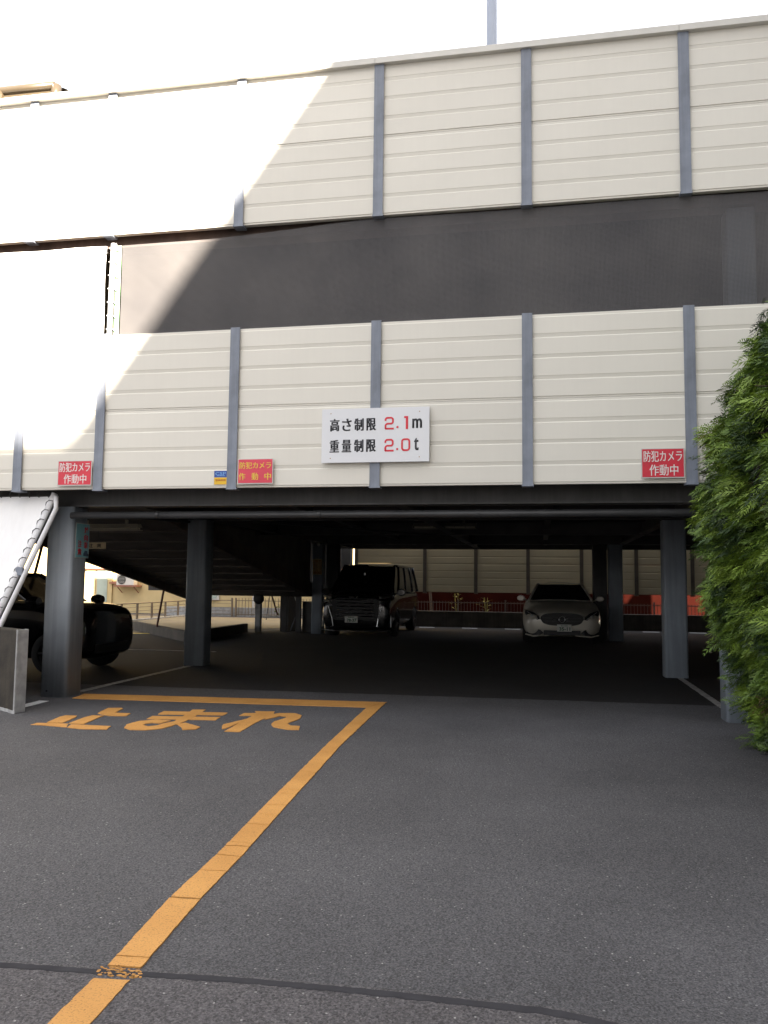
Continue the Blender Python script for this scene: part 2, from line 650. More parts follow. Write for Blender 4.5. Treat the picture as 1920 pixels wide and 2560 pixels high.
# floor inside the parking deck, its shade put into a darker colour
mat_asphalt('floor_shade', (0.025, 0.024, 0.025), (0.05, 0.05, 0.05), 3)
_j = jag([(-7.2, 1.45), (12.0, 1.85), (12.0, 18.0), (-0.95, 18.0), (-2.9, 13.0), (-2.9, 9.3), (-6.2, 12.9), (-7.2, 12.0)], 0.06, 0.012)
struct(MB().add([(x, y, 0.002) for x, y in _j], [tuple(range(len(_j)))]), 'floor', 'floor_shade')
# the older surface on the near side of the sealed joint
sealT = [(1.6, -5.90), (2.4, -5.90), (3.10, -5.916), (3.503, -5.888), (4.01, -5.843), (4.47, -5.828), (4.77, -5.829), (5.065, -5.83), (5.17, -5.843), (5.32, -5.885), (5.5, -5.98), (5.7, -6.12), (6.0, -6.4), (6.4, -6.8)]
sealB = [(1.6, -5.935), (2.4, -5.94), (3.12, -5.951), (3.515, -5.922), (4.022, -5.879), (4.476, -5.868), (4.777, -5.869), (5.065, -5.873), (5.18, -5.888), (5.32, -5.935), (5.48, -6.03), (5.67, -6.17), (5.96, -6.45), (6.36, -6.85)]
old = [(x, y + 0.018) for x, y in sealT]
struct(MB().add([(x, y, 0.004) for x, y in old + [(6.4, -30), (1.6, -30)]], [tuple(range(len(old) + 2))]), 'road', 'asphalt_old')
solo(MB().prism(jag(sealT, 0.02, 0.003, False) + jag(sealB[::-1], 0.02, 0.004, False), 0.0, 0.0058), 'joint_seal', 'seal_black',
     'dark tar strip sealing the curved joint across the near asphalt', 'tar seam')
# light paving outside the far left corner of the car park
struct(MB().add([(-60, 10.2, 0.006), (-7.4, 10.2, 0.006), (-2.85, 15, 0.006), (-0.9, 19.2, 0.006), (-0.9, 21.4, 0.006), (-60, 21.4, 0.006)], [(0, 1, 2, 3, 4, 5)]), 'pavement', 'pavement')

# ------------------------------------------------------------------ painted markings
ln = thing('stop_line', 'orange stop bar painted across the lane above the lettering', 'road marking')
cuts = [-0.46, -0.02, 0.62, 1.05, 1.72, 2.30, 2.62, 3.2]


def bar_pt(x, far):
    return (x, 0.725 + (x + 0.495) * (0.999 - 0.725) / 3.767) if far else (x, 0.33 + (x + 0.42) * (0.531 - 0.33) / 3.542)


for i in range(len(cuts) - 1):
    a, b = cuts[i] + (0.004 if i else 0), cuts[i + 1] - 0.004
    s = 0.05
    if i == len(cuts) - 2:
        q = [bar_pt(a - s, 0), (3.122, 0.531), (3.272, 0.999), bar_pt(a + s, 1)]
    elif i == 0:
        q = [(-0.42, 0.33), (-0.2, 0.33), bar_pt(b - s, 0), bar_pt(b + s, 1), (-0.495, 0.725)]
    else:
        q = [bar_pt(a - s, 0), bar_pt(b - s, 0), bar_pt(b + s, 1), bar_pt(a + s, 1)]
    MB().prism(jag(q, 0.05, 0.004), 0.0, 0.005 + 0.0003 * (i % 3)).build('paint_segment', 'orange_paint', ln)

ln = thing('lane_line', 'long cracked orange line running from the stop bar towards the viewer', 'road marking')
Ly = [(0.525, 3.122), (-1.602, 3.226), (-3.63, 3.344), (-4.592, 3.41), (-5.207, 3.432), (-5.857, 3.497), (-6.256, 3.514), (-9, 3.66)]
Ry = [(0.938, 3.269), (-1.571, 3.35), (-3.599, 3.478), (-4.601, 3.546), (-5.182, 3.571), (-5.83, 3.622), (-6.226, 3.657), (-9, 3.82)]


def at(t, T):
    return float(np.interp(-t, [-a for a, _ in T], [b for _, b in T]))


cr = [(0.522, 0.93), (-0.07, -0.031), (-0.528, -0.506), (-0.967, -1.011), (-1.58, -1.593), (-1.938, -1.966), (-2.299, -2.222), (-2.664, -2.705),
      (-2.926, -2.939), (-3.042, -3.081), (-3.228, -3.217), (-3.339, -3.346), (-3.624, -3.61), (-3.829, -3.851), (-4.043, -4.046),
      (-4.383, -4.391), (-4.454, -4.444), (-4.6, -4.608), (-4.837, -4.824), (-5.193, -5.185), (-5.774, -5.767), (-5.862, -5.852), (-5.945, -5.93), (-7.2, -7.2), (-8.6, -8.6)]
gap = {19: 0.009, 2: 0.006, 7: 0.006, 16: 0.006, 17: 0.006, 21: 0.010, 22: 0.016}
for i in range(len(cr) - 1):
    if i == 21:
        continue
    g0, g1 = gap.get(i, 0.0035), gap.get(i + 1, 0.0035)
    (l0, r0), (l1, r1) = cr[i], cr[i + 1]
    if i == 0:
        q = [(3.126, 0.520), (3.266, 0.930)]
    else:
        q = [(at(l0 - g0, Ly), l0 - g0), (at(r0 - g0, Ry), r0 - g0)]
    q += [(at(r1 + g1, Ry), r1 + g1), (at(l1 + g1, Ly), l1 + g1)]
    far = abs(l0)
    MB().prism(jag(q, 0.022 if far > 3 else 0.05, 0.0022 if far > 3 else 0.004), 0.0, 0.0058 + 0.0004 * (i % 2) + (0.002 if i >= 22 else 0)).build('paint_segment', 'orange_paint', ln)
fl = MB()
for k in range(60):          # flakes of paint left on the tar
    x, y = random.uniform(3.48, 3.66), random.uniform(-5.93, -5.865)
    s = random.uniform(0.003, 0.011)
    fl.prism([(x + s * random.uniform(0.5, 1.6) * math.cos(a), y + s * 0.55 * math.sin(a)) for a in (0.2, 1.4, 2.6, 3.7, 5.1)], 0.0, 0.0072)
tag(fl.build('paint_flake', 'orange_paint', ln), kind='stuff')

GLY = {
    'to': [
        [(0.19, -1.391), (0.188, -1.29), (0.502, -1.25), (0.595, -1.436), (0.281, -1.388)],
        [(0.611, -1.442), (0.551, -1.278), (0.973, -1.28), (1.028, -1.45), (0.766, -1.488)],
        [(0.266, -1.249), (0.194, -0.91), (0.205, -0.816), (0.33, -0.806), (0.374, -0.908), (0.426, -1.228)],
        [(0.501, -1.24), (0.455, -0.887), (0.47, -0.746), (0.593, -0.737), (0.607, -0.881), (0.663, -1.239)],
        [(0.452, -0.61), (0.43, -0.52), (0.375, -0.258), (0.505, -0.21), (0.554, -0.262), (0.605, -0.534), (0.791, -0.533), (0.822, -0.689), (0.645, -0.724), (0.551, -0.679)]],
    'ma': [
        [(1.05, -0.294), (1.756, -0.219), (1.772, -0.394), (1.082, -0.504)],
        [(1.081, -0.621), (1.787, -0.517), (1.813, -0.699), (1.106, -0.806)],
        [(1.307, -0.126), (1.449, -0.088), (1.514, -0.531), (1.544, -0.855), (1.555, -1.04), (1.463, -0.981), (1.425, -0.778), (1.372, -0.452)],
        [(1.388, -0.842), (1.222, -0.831), (1.094, -0.95), (1.075, -1.163), (1.141, -1.335), (1.244, -1.414), (1.393, -1.395), (1.502, -1.291), (1.535, -1.136), (1.532, -0.911), (1.456, -0.846), (1.394, -1.03), (1.381, -1.135), (1.327, -1.209), (1.245, -1.16), (1.23, -1.072), (1.273, -1.01), (1.361, -1.018)],
        [(1.55, -1.031), (1.586, -0.929), (1.825, -1.121), (1.831, -1.236), (1.719, -1.293), (1.649, -1.166)]],
    're': [
        [(1.998, -0.044), (2.211, -0.012), (2.247, -0.15), (2.258, -0.776), (2.277, -1.17), (2.285, -1.261), (2.134, -1.272), (2.127, -1.189), (2.083, -0.496), (2.075, -0.207)],
        [(1.935, -0.208), (2.164, -0.123), (2.195, -0.329), (1.942, -0.373)],
        [(2.005, -1.015), (1.985, -0.919), (2.094, -0.527), (2.106, -0.71), (2.087, -1.132), (2.062, -1.157)],
        [(2.228, -0.286), (2.297, -0.113), (2.462, -0.081), (2.57, -0.196), (2.616, -0.413), (2.588, -0.617), (2.58, -0.735), (2.643, -0.821), (2.742, -0.826), (2.79, -1.02), (2.683, -1.037), (2.514, -0.944), (2.434, -0.803), (2.41, -0.631), (2.457, -0.432), (2.447, -0.31), (2.371, -0.283), (2.283, -0.555)]],
}
st = thing('stop_lettering', 'orange Japanese stop word painted on the asphalt below the stop bar', 'road marking')
for ch in ('to', 'ma', 're'):
    m_ = MB()
    for i, pl in enumerate(GLY[ch]):
        m_.prism(jag(pl, 0.05, 0.004), 0.0, 0.0048 + 0.0006 * i)
    m_.build('painted_character', 'orange_paint', st)


def wline(name, pts, label, matn='white_paint_worn', z=0.0045):
    return solo(MB().prism(jag(pts, 0.05, 0.005), 0.0, z), name, matn, label, 'road marking')


wline('bay_line_or_sunpatch', [(-0.725, 0.85), (-0.62, 0.85), (-0.615, 4.25), (-0.715, 4.25)], 'thin white bay line running inward from the grey left column')
wline('bay_line_or_sunpatch', [(7.125, 0.95), (7.215, 0.95), (7.215, 4.7), (7.125, 4.7)], 'thin white bay line between the right pillar and the column behind it')
wline('bay_line_or_sunpatch', [(-0.65, -0.42), (-0.54, -0.42), (-0.555, 0.07), (-0.68, 0.07)], 'short bright white line beside the end of the concrete wall', 'white_paint')
wline('bay_line_or_sunpatch', [(-7.0, 6.85), (-1.3, 6.85), (-1.3, 6.96), (-7.0, 6.96)], 'white bay line crossing the floor beyond the small black car')
for i, (x, what) in enumerate(((1.5, 'nearest the minivan'), (2.86, 'midway between the two rear cars'), (4.2, 'just left of the silver sedan'), (8.35, 'left of the dark right column base'), (9.7, 'beside the conifer hedge edge'))):
    wline('bay_line_or_sunpatch', [(x - 0.24, 17.4), (x + 0.24, 17.4), (x + 0.24, 17.55), (x - 0.24, 17.55)], 'short white wheel mark on the dark floor %s' % what, 'white_paint')
for o in [o for o in COL.objects if o.name.startswith('bay_line_or_sunpatch') and o['label'].startswith('short white wheel')]:
    o['group'] = 'short white marks along the back wall'

# ================================================================== PARKING GARAGE
PX = [-5.99, -4.34, -2.70, -1.05, 0.0, 1.648, 3.296, 4.944, 6.592, 8.24, 9.888, 11.536]
gar = thing('parking_garage', 'dark steel parking deck with grey columns behind cream panel parapets', 'building')


def column(x0, x1, y0, y1, z0, z1, matn, r=0.045):
    pl = []
    for cx_, cy_, a0_ in ((x1 - r, y1 - r, 0), (x0 + r, y1 - r, 90), (x0 + r, y0 + r, 180), (x1 - r, y0 + r, 270)):
        for k_ in range(6):
            t_ = math.radians(a0_ + 18 * k_)
            pl.append((cx_ + r * math.cos(t_), cy_ + r * math.sin(t_)))
    o_ = MB().prism(pl, z0, z1).build('column', matn, gar)
    o_.data.polygons.foreach_set('use_smooth', [len(p_.vertices) == 4 for p_ in o_.data.polygons])
    return o_


c1 = column(-0.872, -0.522, 0.355, 0.705, 0, 2.30, 'column_paint')
MB().lathe([(0.0, 0), (0.012, 0), (0.012, 0.01), (0.0, 0.01)], 'y', 12, (-0.775, 0.347, 0.075)).build('drain_hole', 'ink_black', c1)
column(6.98, 7.33, 0.5, 0.85, 0, 2.30, 'column_paint')
column(-0.80, -0.45, 4.27, 4.62, 0, 2.44, 'column_paint')
column(6.955, 7.305, 4.68, 5.03, 0, 2.44, 'column_paint')
column(-1.06, -0.755, 13.0, 13.3, 0, 2.44, 'column_paint')
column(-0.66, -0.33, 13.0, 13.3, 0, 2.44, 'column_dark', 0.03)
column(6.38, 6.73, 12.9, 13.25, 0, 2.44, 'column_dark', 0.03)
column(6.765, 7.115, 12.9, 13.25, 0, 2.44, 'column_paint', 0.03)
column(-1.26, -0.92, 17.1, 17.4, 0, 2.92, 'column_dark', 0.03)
column(7.02, 7.31, 0.14, 0.46, 2.93, 5.40, 'column_paint')
column(-0.87, -0.54, 0.42, 0.75, 2.93, 5.50, 'column_paint')
column(-5.4, -5.05, 0.5, 0.85, 0, 2.3, 'column_paint')
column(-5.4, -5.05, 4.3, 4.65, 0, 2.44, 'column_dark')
# second-floor deck, its beams and the roof deck
MB().box(-7.2, 11.9, 0.06, 16.3, 2.75, 2.93).build('deck_slab', 'deck_dark', gar)
MB().box(-9.6, 11.9, 0.06, 16.3, 5.72, 5.90).build('roof_slab', 'deck_dark', gar)  # stretched left, out of view, so its shadow reaches the house
cor = MB()       # corrugated deck plate under the slab
y = 0.9
pr = []
while y < 15.9:
    pr += [(y, 2.744), (y + 0.10, 2.744), (y + 0.13, 2.69), (y + 0.23, 2.69), (y + 0.26, 2.744)]
    y += 0.30
pts0 = [(-7.1, a, b) for a, b in pr]
pts1 = [(11.8, a, b) for a, b in pr]
cor.grid([pts0, pts1])
cor.build('deck_plate', 'deck_dark', gar)


def hbeam_x(x0, x1, y, z0, z1, wd, matn, name='beam'):
    t = 0.02
    return MB().box(x0, x1, y - wd / 2, y + wd / 2, z0, z0 + t).box(x0, x1, y - wd / 2, y + wd / 2, z1 - t, z1).box(x0, x1, y - 0.01, y + 0.01, z0 + t, z1 - t).build(name, matn, gar)


def hbeam_y(y0, y1, x, z0, z1, wd, matn, name='beam'):
    t = 0.02
    return MB().box(x - wd / 2, x + wd / 2, y0, y1, z0, z0 + t).box(x - wd / 2, x + wd / 2, y0, y1, z1 - t, z1).box(x - 0.01, x + 0.01, y0, y1, z0 + t, z1 - t).build(name, matn, gar)


hbeam_x(-7.1, 11.8, 0.53, 2.305, 2.74, 0.25, 'column_dark')
hbeam_x(-7.1, 11.8, 0.19, 5.405, 5.715, 0.22, 'beam_brown')
for yy in (4.6, 8.8, 13.13, 16.2):
    hbeam_x(-7.1 if yy < 5 else -1.2, 11.8, yy, 2.445, 2.74, 0.22, 'steel_dark')
for xx in (-0.68, 3.2, 7.14):
    hbeam_y(0.66, 16.1, xx, 2.46, 2.735, 0.16, 'steel_dark')
for xx in (1.3, 5.2, 9.2):
    hbeam_y(0.66, 16.1, xx, 2.56, 2.732, 0.12, 'steel_dark')
# wind bracing lying under the deck
MB().tube([(-2.6, 0.7, 2.42), (-0.7, 4.4, 2.40)], 0.022, 8).build('brace', 'pipe_dark', gar)
MB().tube([(0.2, 4.7, 2.44), (3.0, 8.6, 2.42)], 0.022, 8).build('brace', 'pipe_dark', gar)
# drain pipe below the front beam
pp = MB()
pp.tube([(-0.50, 0.28, 2.185), (11.6, 0.28, 2.185)], 0.042, 14)
pp.build('drain_pipe', 'pipe_dark', gar, smooth=True)
for xx in (0.62, 2.6, 4.4, 6.3):
    MB().lathe([(0.046, -0.02), (0.046, 0.02)], 'x', 14, (xx, 0.28, 2.185)).build('pipe_clamp', 'pipe_dark', gar)
MB().box(-9.6, 11.8, 16.20, 16.28, 5.905, 7.36).build('roof_parapet', 'panel_cream', gar)  # unseen rear parapet, stretched left to shade the houses behind
MB().box(-8.0, -1.32, 17.3, 17.42, 1.06, 2.9).build('rear_panel', 'steel_dark', gar)
# unseen right walls, added to keep the inside dark, and closed left front flank
MB().box(11.75, 11.85, 0.3, 18.0, 0.0, 2.74).build('side_wall', 'steel_dark', gar)
MB().box(11.75, 11.85, 0.3, 18.0, 2.94, 5.7).build('side_wall', 'steel_dark', gar)
MB().box(-7.15, -7.05, 0.3, 18.0, 2.94, 4.3).build('side_wall', 'steel_dark', gar)
# ramp coming down from the second floor on the left
rs = MB()
r0, r1 = (2.3, 2.80), (13.05, 1.00)
prof = [(r0[0], r0[1]), (r1[0], r1[1]), (r1[0], r1[1] + 0.18), (r0[0], r0[1] + 0.18)]
rs.sweep_x(prof, -4.40, -1.15)
rmp = rs.build('ramp_slab', 'ramp_steel', gar)
k = 0
yy = 5.2
while yy < 12.8:                       # ribs of the ramp's underside
    zc = 2.80 - (yy - 2.3) * 1.80 / 10.75
    MB().box(-4.28, -1.25, yy, yy + 0.09, zc - 0.028, zc + 0.012).build('ramp_rib', 'ramp_steel', rmp)
    yy += 0.85
for xx in (-4.44, -1.12):
    MB().sweep_x([(2.4, 2.62), (13.1, 0.80), (13.1, 1.05), (2.4, 2.86)] if xx < -2 else [(2.4, 2.66), (13.1, 1.0), (13.1, 1.36), (2.4, 2.98)], xx - 0.05, xx + 0.05).build('ramp_beam', 'beam_brown', gar, bevel=0.01)
MB().sweep_x([(1.4, 2.98), (13.0, 1.36), (13.0, 2.5), (1.4, 3.6)], -1.15, -1.10).build('ramp_parapet', 'ramp_steel', gar)
MB().box(-4.7, -1.09, 13.0, 13.12, 1.06, 1.42).build('ramp_beam', 'steel_dark', gar)
MB().tube([(-4.42, 11.03, 1.2), (-4.42, 10.70, 0.24)], 0.028, 8).build('strut', 'rust_pole', gar)
MB().tube([(-4.42, 5.75, 2.25), (-4.42, 5.38, 1.2)], 0.028, 8).build('strut', 'rust_pole', gar)
# drooping cable below the ramp
cb = []
for i in range(14):
    t = i / 13
    cb.append((-4.34, 6.9 + 3.2 * t, 1.93 - 0.40 * t - 0.10 * math.sin(math.pi * t)))
MB().tube(cb, 0.010, 6).build('cable', 'pipe_dark', gar)
MB().tube([(-4.33, 9.0, 1.80), (-4.33, 9.15, 1.62), (-4.33, 9.3, 1.5)], 0.02, 6).build('cable', 'pipe_dark', gar)

# ---- parapets of ribbed cream panels between galvanised posts
FACE, REC = 0.0, 0.0085
PH = 0.915


def panel_profile():
    p = [(REC, 0.0), (REC, 0.020), (FACE, 0.022)]
    for a, b in ((0.196, 0.245), (0.4295, 0.4770), (0.653, 0.704)):
        p += [(FACE, a), (REC, a + 0.010), (0.0026, b - 0.0015), (FACE, b)]
    p += [(FACE, 0.880), (REC, 0.889), (REC, PH), (0.075, PH), (0.075, 0.0)]
    return p


panel_mesh = {}


def panel(parent, x0, x1, z, y0=0.0, flip=False, matn='panel_cream'):
    wd = round(x1 - x0, 3)
    key = (wd, flip, matn)
    if key not in panel_mesh:
        pr_ = panel_profile()
        if flip:
            pr_ = [(-a, b) for a, b in pr_][::-1]
        panel_mesh[key] = MB().sweep_x(pr_, 0, wd).mesh('panel', matn)
    o = bpy.data.objects.new('panel', panel_mesh[key])
    COL.objects.link(o)
    o.parent = parent
    o.location = (x0, y0, z)
    return o


def post_mesh(h, matn='galvanised', wf=0.112):
    m_ = MB()
    m_.box(-wf / 2, wf / 2, -0.030, -0.018, 0, h)        # front flange
    m_.box(-0.005, 0.005, -0.018, 0.085, 0, h)           # web
    m_.box(-wf / 2, wf / 2, 0.085, 0.097, 0, h)          # back flange
    return m_.mesh('post', matn)


def parapet(label, z0, ztop_post, zpost0, xs, y0=0.0, flip=False, matn='panel_cream', postmat='galvanised', rows=2):
    t = thing('parapet_wall', label, 'wall', (0, 0, 0))
    pm = post_mesh(ztop_post - zpost0, postmat)
    bm_ = MB().box(-0.062, 0.062, -0.034, 0.10, -0.022, 0.0).mesh('bracket', postmat)
    for x in xs:
        o = bpy.data.objects.new('post', pm)
        COL.objects.link(o)
        o.parent = t
        o.location = (x, y0, zpost0)
        if flip:
            o.rotation_euler = (0, 0, math.pi)
        b = bpy.data.objects.new('bracket', bm_)
        COL.objects.link(b)
        b.parent = o
    for a, b in zip(xs[:-1], xs[1:]):
        for r in range(rows):
            panel(t, a + 0.007, b - 0.007, z0 + r * (PH + 0.0035), y0, flip, matn)
    return t


low = parapet('lower band of ribbed cream panels above the entrance, carrying all the signs', 2.471, 4.315, 2.468, PX)
upp = parapet('upper band of ribbed cream panels topped by a folded metal cap', 5.538, 7.305, 5.535, PX)
edges = [-5.99] + [x - 0.045 for x in (-4.34, -2.70, -1.05, 0.0, 3.296, 6.592, 9.888)] + [11.6]
for a, b in zip(edges[:-1], edges[1:]):
    MB().sweep_x([(-0.062, 7.302), (0.14, 7.302), (0.14, 7.370), (-0.056, 7.376), (-0.062, 7.37)], a + 0.002, b - 0.002).build('cap', 'cap_steel', upp)

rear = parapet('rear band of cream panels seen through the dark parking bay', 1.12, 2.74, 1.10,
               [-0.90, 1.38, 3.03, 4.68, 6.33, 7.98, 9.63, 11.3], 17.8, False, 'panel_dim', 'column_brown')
# low concrete wall below the rear panels
solo(MB().box(-0.95, 11.7, 18.0, 18.18, 0.0, 0.505), 'concrete_wall', 'concrete_dim', 'low concrete wall under the rear panels behind the parked cars', 'wall', bevel=0.012)
# kerb walls at the open left side
solo(MB().prism([(-6.24, 12.9), (-2.99, 9.16), (-2.85, 9.22), (-2.85, 13.0), (-2.99, 13.0), (-2.99, 9.40), (-6.15, 13.02)], 0.0, 0.245), 'kerb_wall', 'concrete_dim',
     'low dark kerb wall bending below the ramp beside the sunlit pavement', 'kerb', bevel=0.01)
solo(MB().box(-5.75, -4.85, 11.45, 11.62, 0.006, 0.012), 'bay_line_or_sunpatch', 'ink_yellow', 'sunlit patch painted as a yellow strip on the floor beyond the small black car', 'road marking')  # sunlight on the floor, put in as yellow colour

# ---- net and sheet between the two bands
net = MB()
P = []
for i in range(40):
    x = 0.16 + (11.5 - 0.16) * i / 39
    row = []
    for j in range(9):
        z = 4.20 + (5.415 + 0.10 * min(1, max(0, (x - 1.2) / 1.8)) - 4.20) * j / 8
        row.append((x, 0.052 + 0.008 * math.sin(x * 2.3 + j * 0.4), z))
    P.append(row)
net.grid(P)
nt_ = solo(net, 'net_screen', 'net_weave', 'dark grey woven net stretched between the two panel bands', 'net', smooth=True)
MB().box(0.09, 0.15, 0.046, 0.050, 4.20, 5.415).build('hem', 'hem_green', nt_)
MB().tube([(0.075, 0.04, 4.2), (0.085, 0.04, 5.45)], 0.006, 6).build('rope', 'rope', nt_)
for k in range(7):
    z = 4.36 + k * 0.165
    MB().tube([(0.0, 0.03, z + 0.03), (0.06, 0.02, z + 0.035), (0.13, 0.03, z)], 0.006, 6).build('lacing', 'rope_light', nt_)
MB().tube([(-0.01, 0.02, 5.33), (-0.04, 0.02, 5.30), (-0.045, 0.02, 5.16), (-0.075, 0.02, 5.12)], 0.007, 6).build('rope_end', 'rope', nt_)
sh = MB()
P = []
for i in range(30):
    x = -6.0 + (6.0 - 0.03) * i / 29
    P.append([(x, 0.02 + 0.012 * math.sin(i * 1.3 + j), 4.20 + (5.41 - 4.20) * j / 7) for j in range(8)])
sh.grid(P)
solo(sh, 'sheet_screen', 'tarp_white', 'white sheet tied beside the net in the sunlit upper left', 'sheet', smooth=True)

shs = [o for o in COL.objects if o.name.startswith('sheet_screen')][0]
MB().tube([(0.035, 0.05, 4.30), (0.05, 0.05, 5.44)], 0.036, 10).build('pipe', 'pipe_white', shs, smooth=True)
# ---- slanting tarpaulin at the lower left with its two pipes
tp = thing('tarpaulin', 'white tarpaulin laced to a slanting pipe left of the grey column', 'tarpaulin')


def lean(z):            # the sheet leans out towards the drive as it comes down
    return 0.17 - 0.30 * (2.405 - z)


def edge_x(z):
    return -0.705 + (z - 2.405) * 0.475 + 0.213 * (2.405 - z)


P = []
for i in range(40):
    t = i / 39
    row = []
    for j in range(24):
        s_ = j / 23
        z = 2.405 - 2.3 * s_ * 0.93
        xr = edge_x(z)
        x = -5.0 + (xr + 5.0) * t
        row.append((x, lean(z) + 0.012 * math.sin(t * 27 + s_ * 5) * (0.3 + s_) + 0.006 * math.sin(t * 61 - s_ * 9), z))
    P.append(row)
MB().grid(P).build('sheet', 'tarp_white', tp, smooth=True)
MB().tube([(-5.0, 0.17, 2.412), (-0.66, 0.17, 2.412)], 0.006, 6).build('rope', 'rope', tp)
for k in range(24):
    x = -0.74 - 0.127 * k
    MB().tube([(x, 0.165, 2.395), (x - 0.012, 0.15, 2.42), (x + 0.004, 0.15, 2.47)], 0.006, 5).build('hook', 'rope', tp)
a0, a1 = Vector((edge_x(2.435) + 0.058, lean(2.435) - 0.05, 2.435)), Vector((edge_x(0.3) + 0.058, lean(0.3) - 0.05, 0.3))
MB().tube([a0, a1], 0.038, 14).build('pipe', 'pipe_white', tp, smooth=True)


def beside(z, dx_):
    return (edge_x(z) + 0.058 + dx_, lean(z) - 0.06, z)


MB().tube([beside(2.40, 0.04), beside(2.25, 0.115), beside(1.50, 0.108), beside(1.42, 0.108), beside(0.62, 0.10), beside(0.3, 0.10)], 0.028, 12).build('pipe', 'pipe_white', tp, smooth=True)
MB().box(-0.045, 0.045, -0.03, 0.02, -0.05, 0.05).build('clamp', 'galvanised', tp, bevel=0.01, loc=beside(1.50, 0.03))
for k in range(17):
    c = a0.lerp(a1, 0.045 + k * 0.0535)
    s_ = Vector((-0.085, 0.02, -0.05))
    e = Vector((0.036, -0.02, 0.004))
    MB().tube([c + s_, c + Vector((-0.045, -0.03, -0.012)), c + Vector((0.0, -0.040, 0.012)), c + e], 0.005, 6).build('lacing', 'rope', tp)

# ---- concrete wall stub at the left edge of the drive
dx, dy = -0.835, 0.55
A_, B_ = (-0.392, -0.822), (-0.362, -0.70)
L_ = 4.0
wl = thing('concrete_wall', 'weathered concrete wall stub at the left edge with a pale end face', 'wall')
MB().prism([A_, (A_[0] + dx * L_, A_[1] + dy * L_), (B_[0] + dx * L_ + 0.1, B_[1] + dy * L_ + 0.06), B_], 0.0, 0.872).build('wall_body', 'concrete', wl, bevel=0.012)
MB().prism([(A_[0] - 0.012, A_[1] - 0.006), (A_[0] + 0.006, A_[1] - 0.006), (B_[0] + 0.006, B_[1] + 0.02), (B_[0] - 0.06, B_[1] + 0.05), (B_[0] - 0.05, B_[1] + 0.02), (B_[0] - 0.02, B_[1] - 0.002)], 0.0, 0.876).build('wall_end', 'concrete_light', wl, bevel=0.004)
MB().prism(jag([(A_[0] + 0.02, A_[1] - 0.03), (A_[0] + dx * L_, A_[1] + dy * L_ - 0.09), (A_[0] + dx * L_, A_[1] + dy * L_), (A_[0], A_[1])], 0.06, 0.012), 0.0, 0.03).build('mortar_fillet', 'concrete_light', wl)

# ================================================================== SIGNS
YS = -0.033


def plate_box(parent, x0, x1, z0, z1, y, mat, t=0.004, name='board'):
    return MB().box(x0, x1, y - t, y, z0, z1).build(name, mat, parent, bevel=0.0015)


sg = thing('height_limit_sign', 'large white board giving height and weight limits above the entrance', 'sign')
sx0, sz0 = 2.7004, 2.7244
plate_box(sg, sx0, sx0 + 1.2, sz0, sz0 + 0.6, -0.040, 'sign_white', 0.016)
yb = -0.0565


def sp(u, v):   # position on the board from fractions
    return sx0 + 1.2 * u, sz0 + 0.6 * (1 - v)


ROW = (('高さ制限', 0.30), ('重量制限', 0.692))
for i, (t_, v) in enumerate(ROW):
    for k, ch in enumerate(t_):
        x, z = sp(0.122 + 0.1145 * k, v)
        letters(ch, 'ink_black', sg, x, yb, z, 0.108, 0.138, 0.008, heavy=0.0042)


def ribbon(path, wd, closed=False):
    """outline polygon(s) of a stroke of even width"""
    n_ = len(path)
    L_, R_ = [], []
    for i in range(n_):
        p0_ = Vector(path[(i - 1) % n_] if closed or i else path[i])
        p1_ = Vector(path[(i + 1) % n_] if closed or i < n_ - 1 else path[i])
        d_ = (p1_ - p0_).normalized()
        nn = Vector((-d_.y, d_.x)) * wd / 2
        L_.append(tuple(Vector(path[i]) + nn))
        R_.append(tuple(Vector(path[i]) - nn))
    return L_, R_


def stroke(parent, path, x, z, wd, mat, closed=False):
    L_, R_ = ribbon(path, wd, closed)
    n_ = len(path)
    m_ = MB()
    vs_, fs = [], []
    for yy_ in (0.0, -0.002):
        vs_ += [(x + a, yb + yy_, z + b) for a, b in L_] + [(x + a, yb + yy_, z + b) for a, b in R_]
    for i in range(n_ if closed else n_ - 1):
        j = (i + 1) % n_
        fs += [(i, j, n_ + j, n_ + i), (2 * n_ + i, 3 * n_ + i, 3 * n_ + j, 2 * n_ + j), (i, 2 * n_ + i, 2 * n_ + j, j), (n_ + i, n_ + j, 3 * n_ + j, 3 * n_ + i)]
    if not closed:
        fs += [(0, n_, 3 * n_, 2 * n_), (n_ - 1, 3 * n_ - 1, 4 * n_ - 1, 2 * n_ - 1)]
    return m_.add(vs_, fs).build('lettering', mat, parent)


def arc(cx_, cz_, r_, a_, b_, n_=7):
    return [(cx_ + r_ * math.cos(math.radians(a_ + (b_ - a_) * i / n_)), cz_ + r_ * math.sin(math.radians(a_ + (b_ - a_) * i / n_))) for i in range(n_ + 1)]


TWO = [(-0.041, 0.026)] + arc(-0.018, 0.037, 0.023, 180, 90) + arc(0.018, 0.037, 0.023, 90, 0) + arc(0.018, 0.018, 0.023, 0, -90) + arc(-0.014, -0.032, 0.027, 90, 180) + [(-0.041, -0.0595), (-0.0405, -0.0598), (0.052, -0.060)]
ZERO = arc(0.014, 0.034, 0.026, 0, 90) + arc(-0.014, 0.034, 0.026, 90, 180) + arc(-0.014, -0.034, 0.026, 180, 270) + arc(0.014, -0.034, 0.026, 270, 360)
for v in (0.29, 0.694):
    x, z = sp(0.632, v)
    stroke(sg, TWO, x, z, 0.020, 'ink_red')
    x, z = sp(0.708, v + 0.074)
    MB().box(x - 0.011, x + 0.011, yb - 0.002, yb, z - 0.011, z + 0.011).build('lettering', 'ink_red', sg)
x, z = sp(0.785, 0.69)
stroke(sg, ZERO, x, z, 0.020, 'ink_red', True)
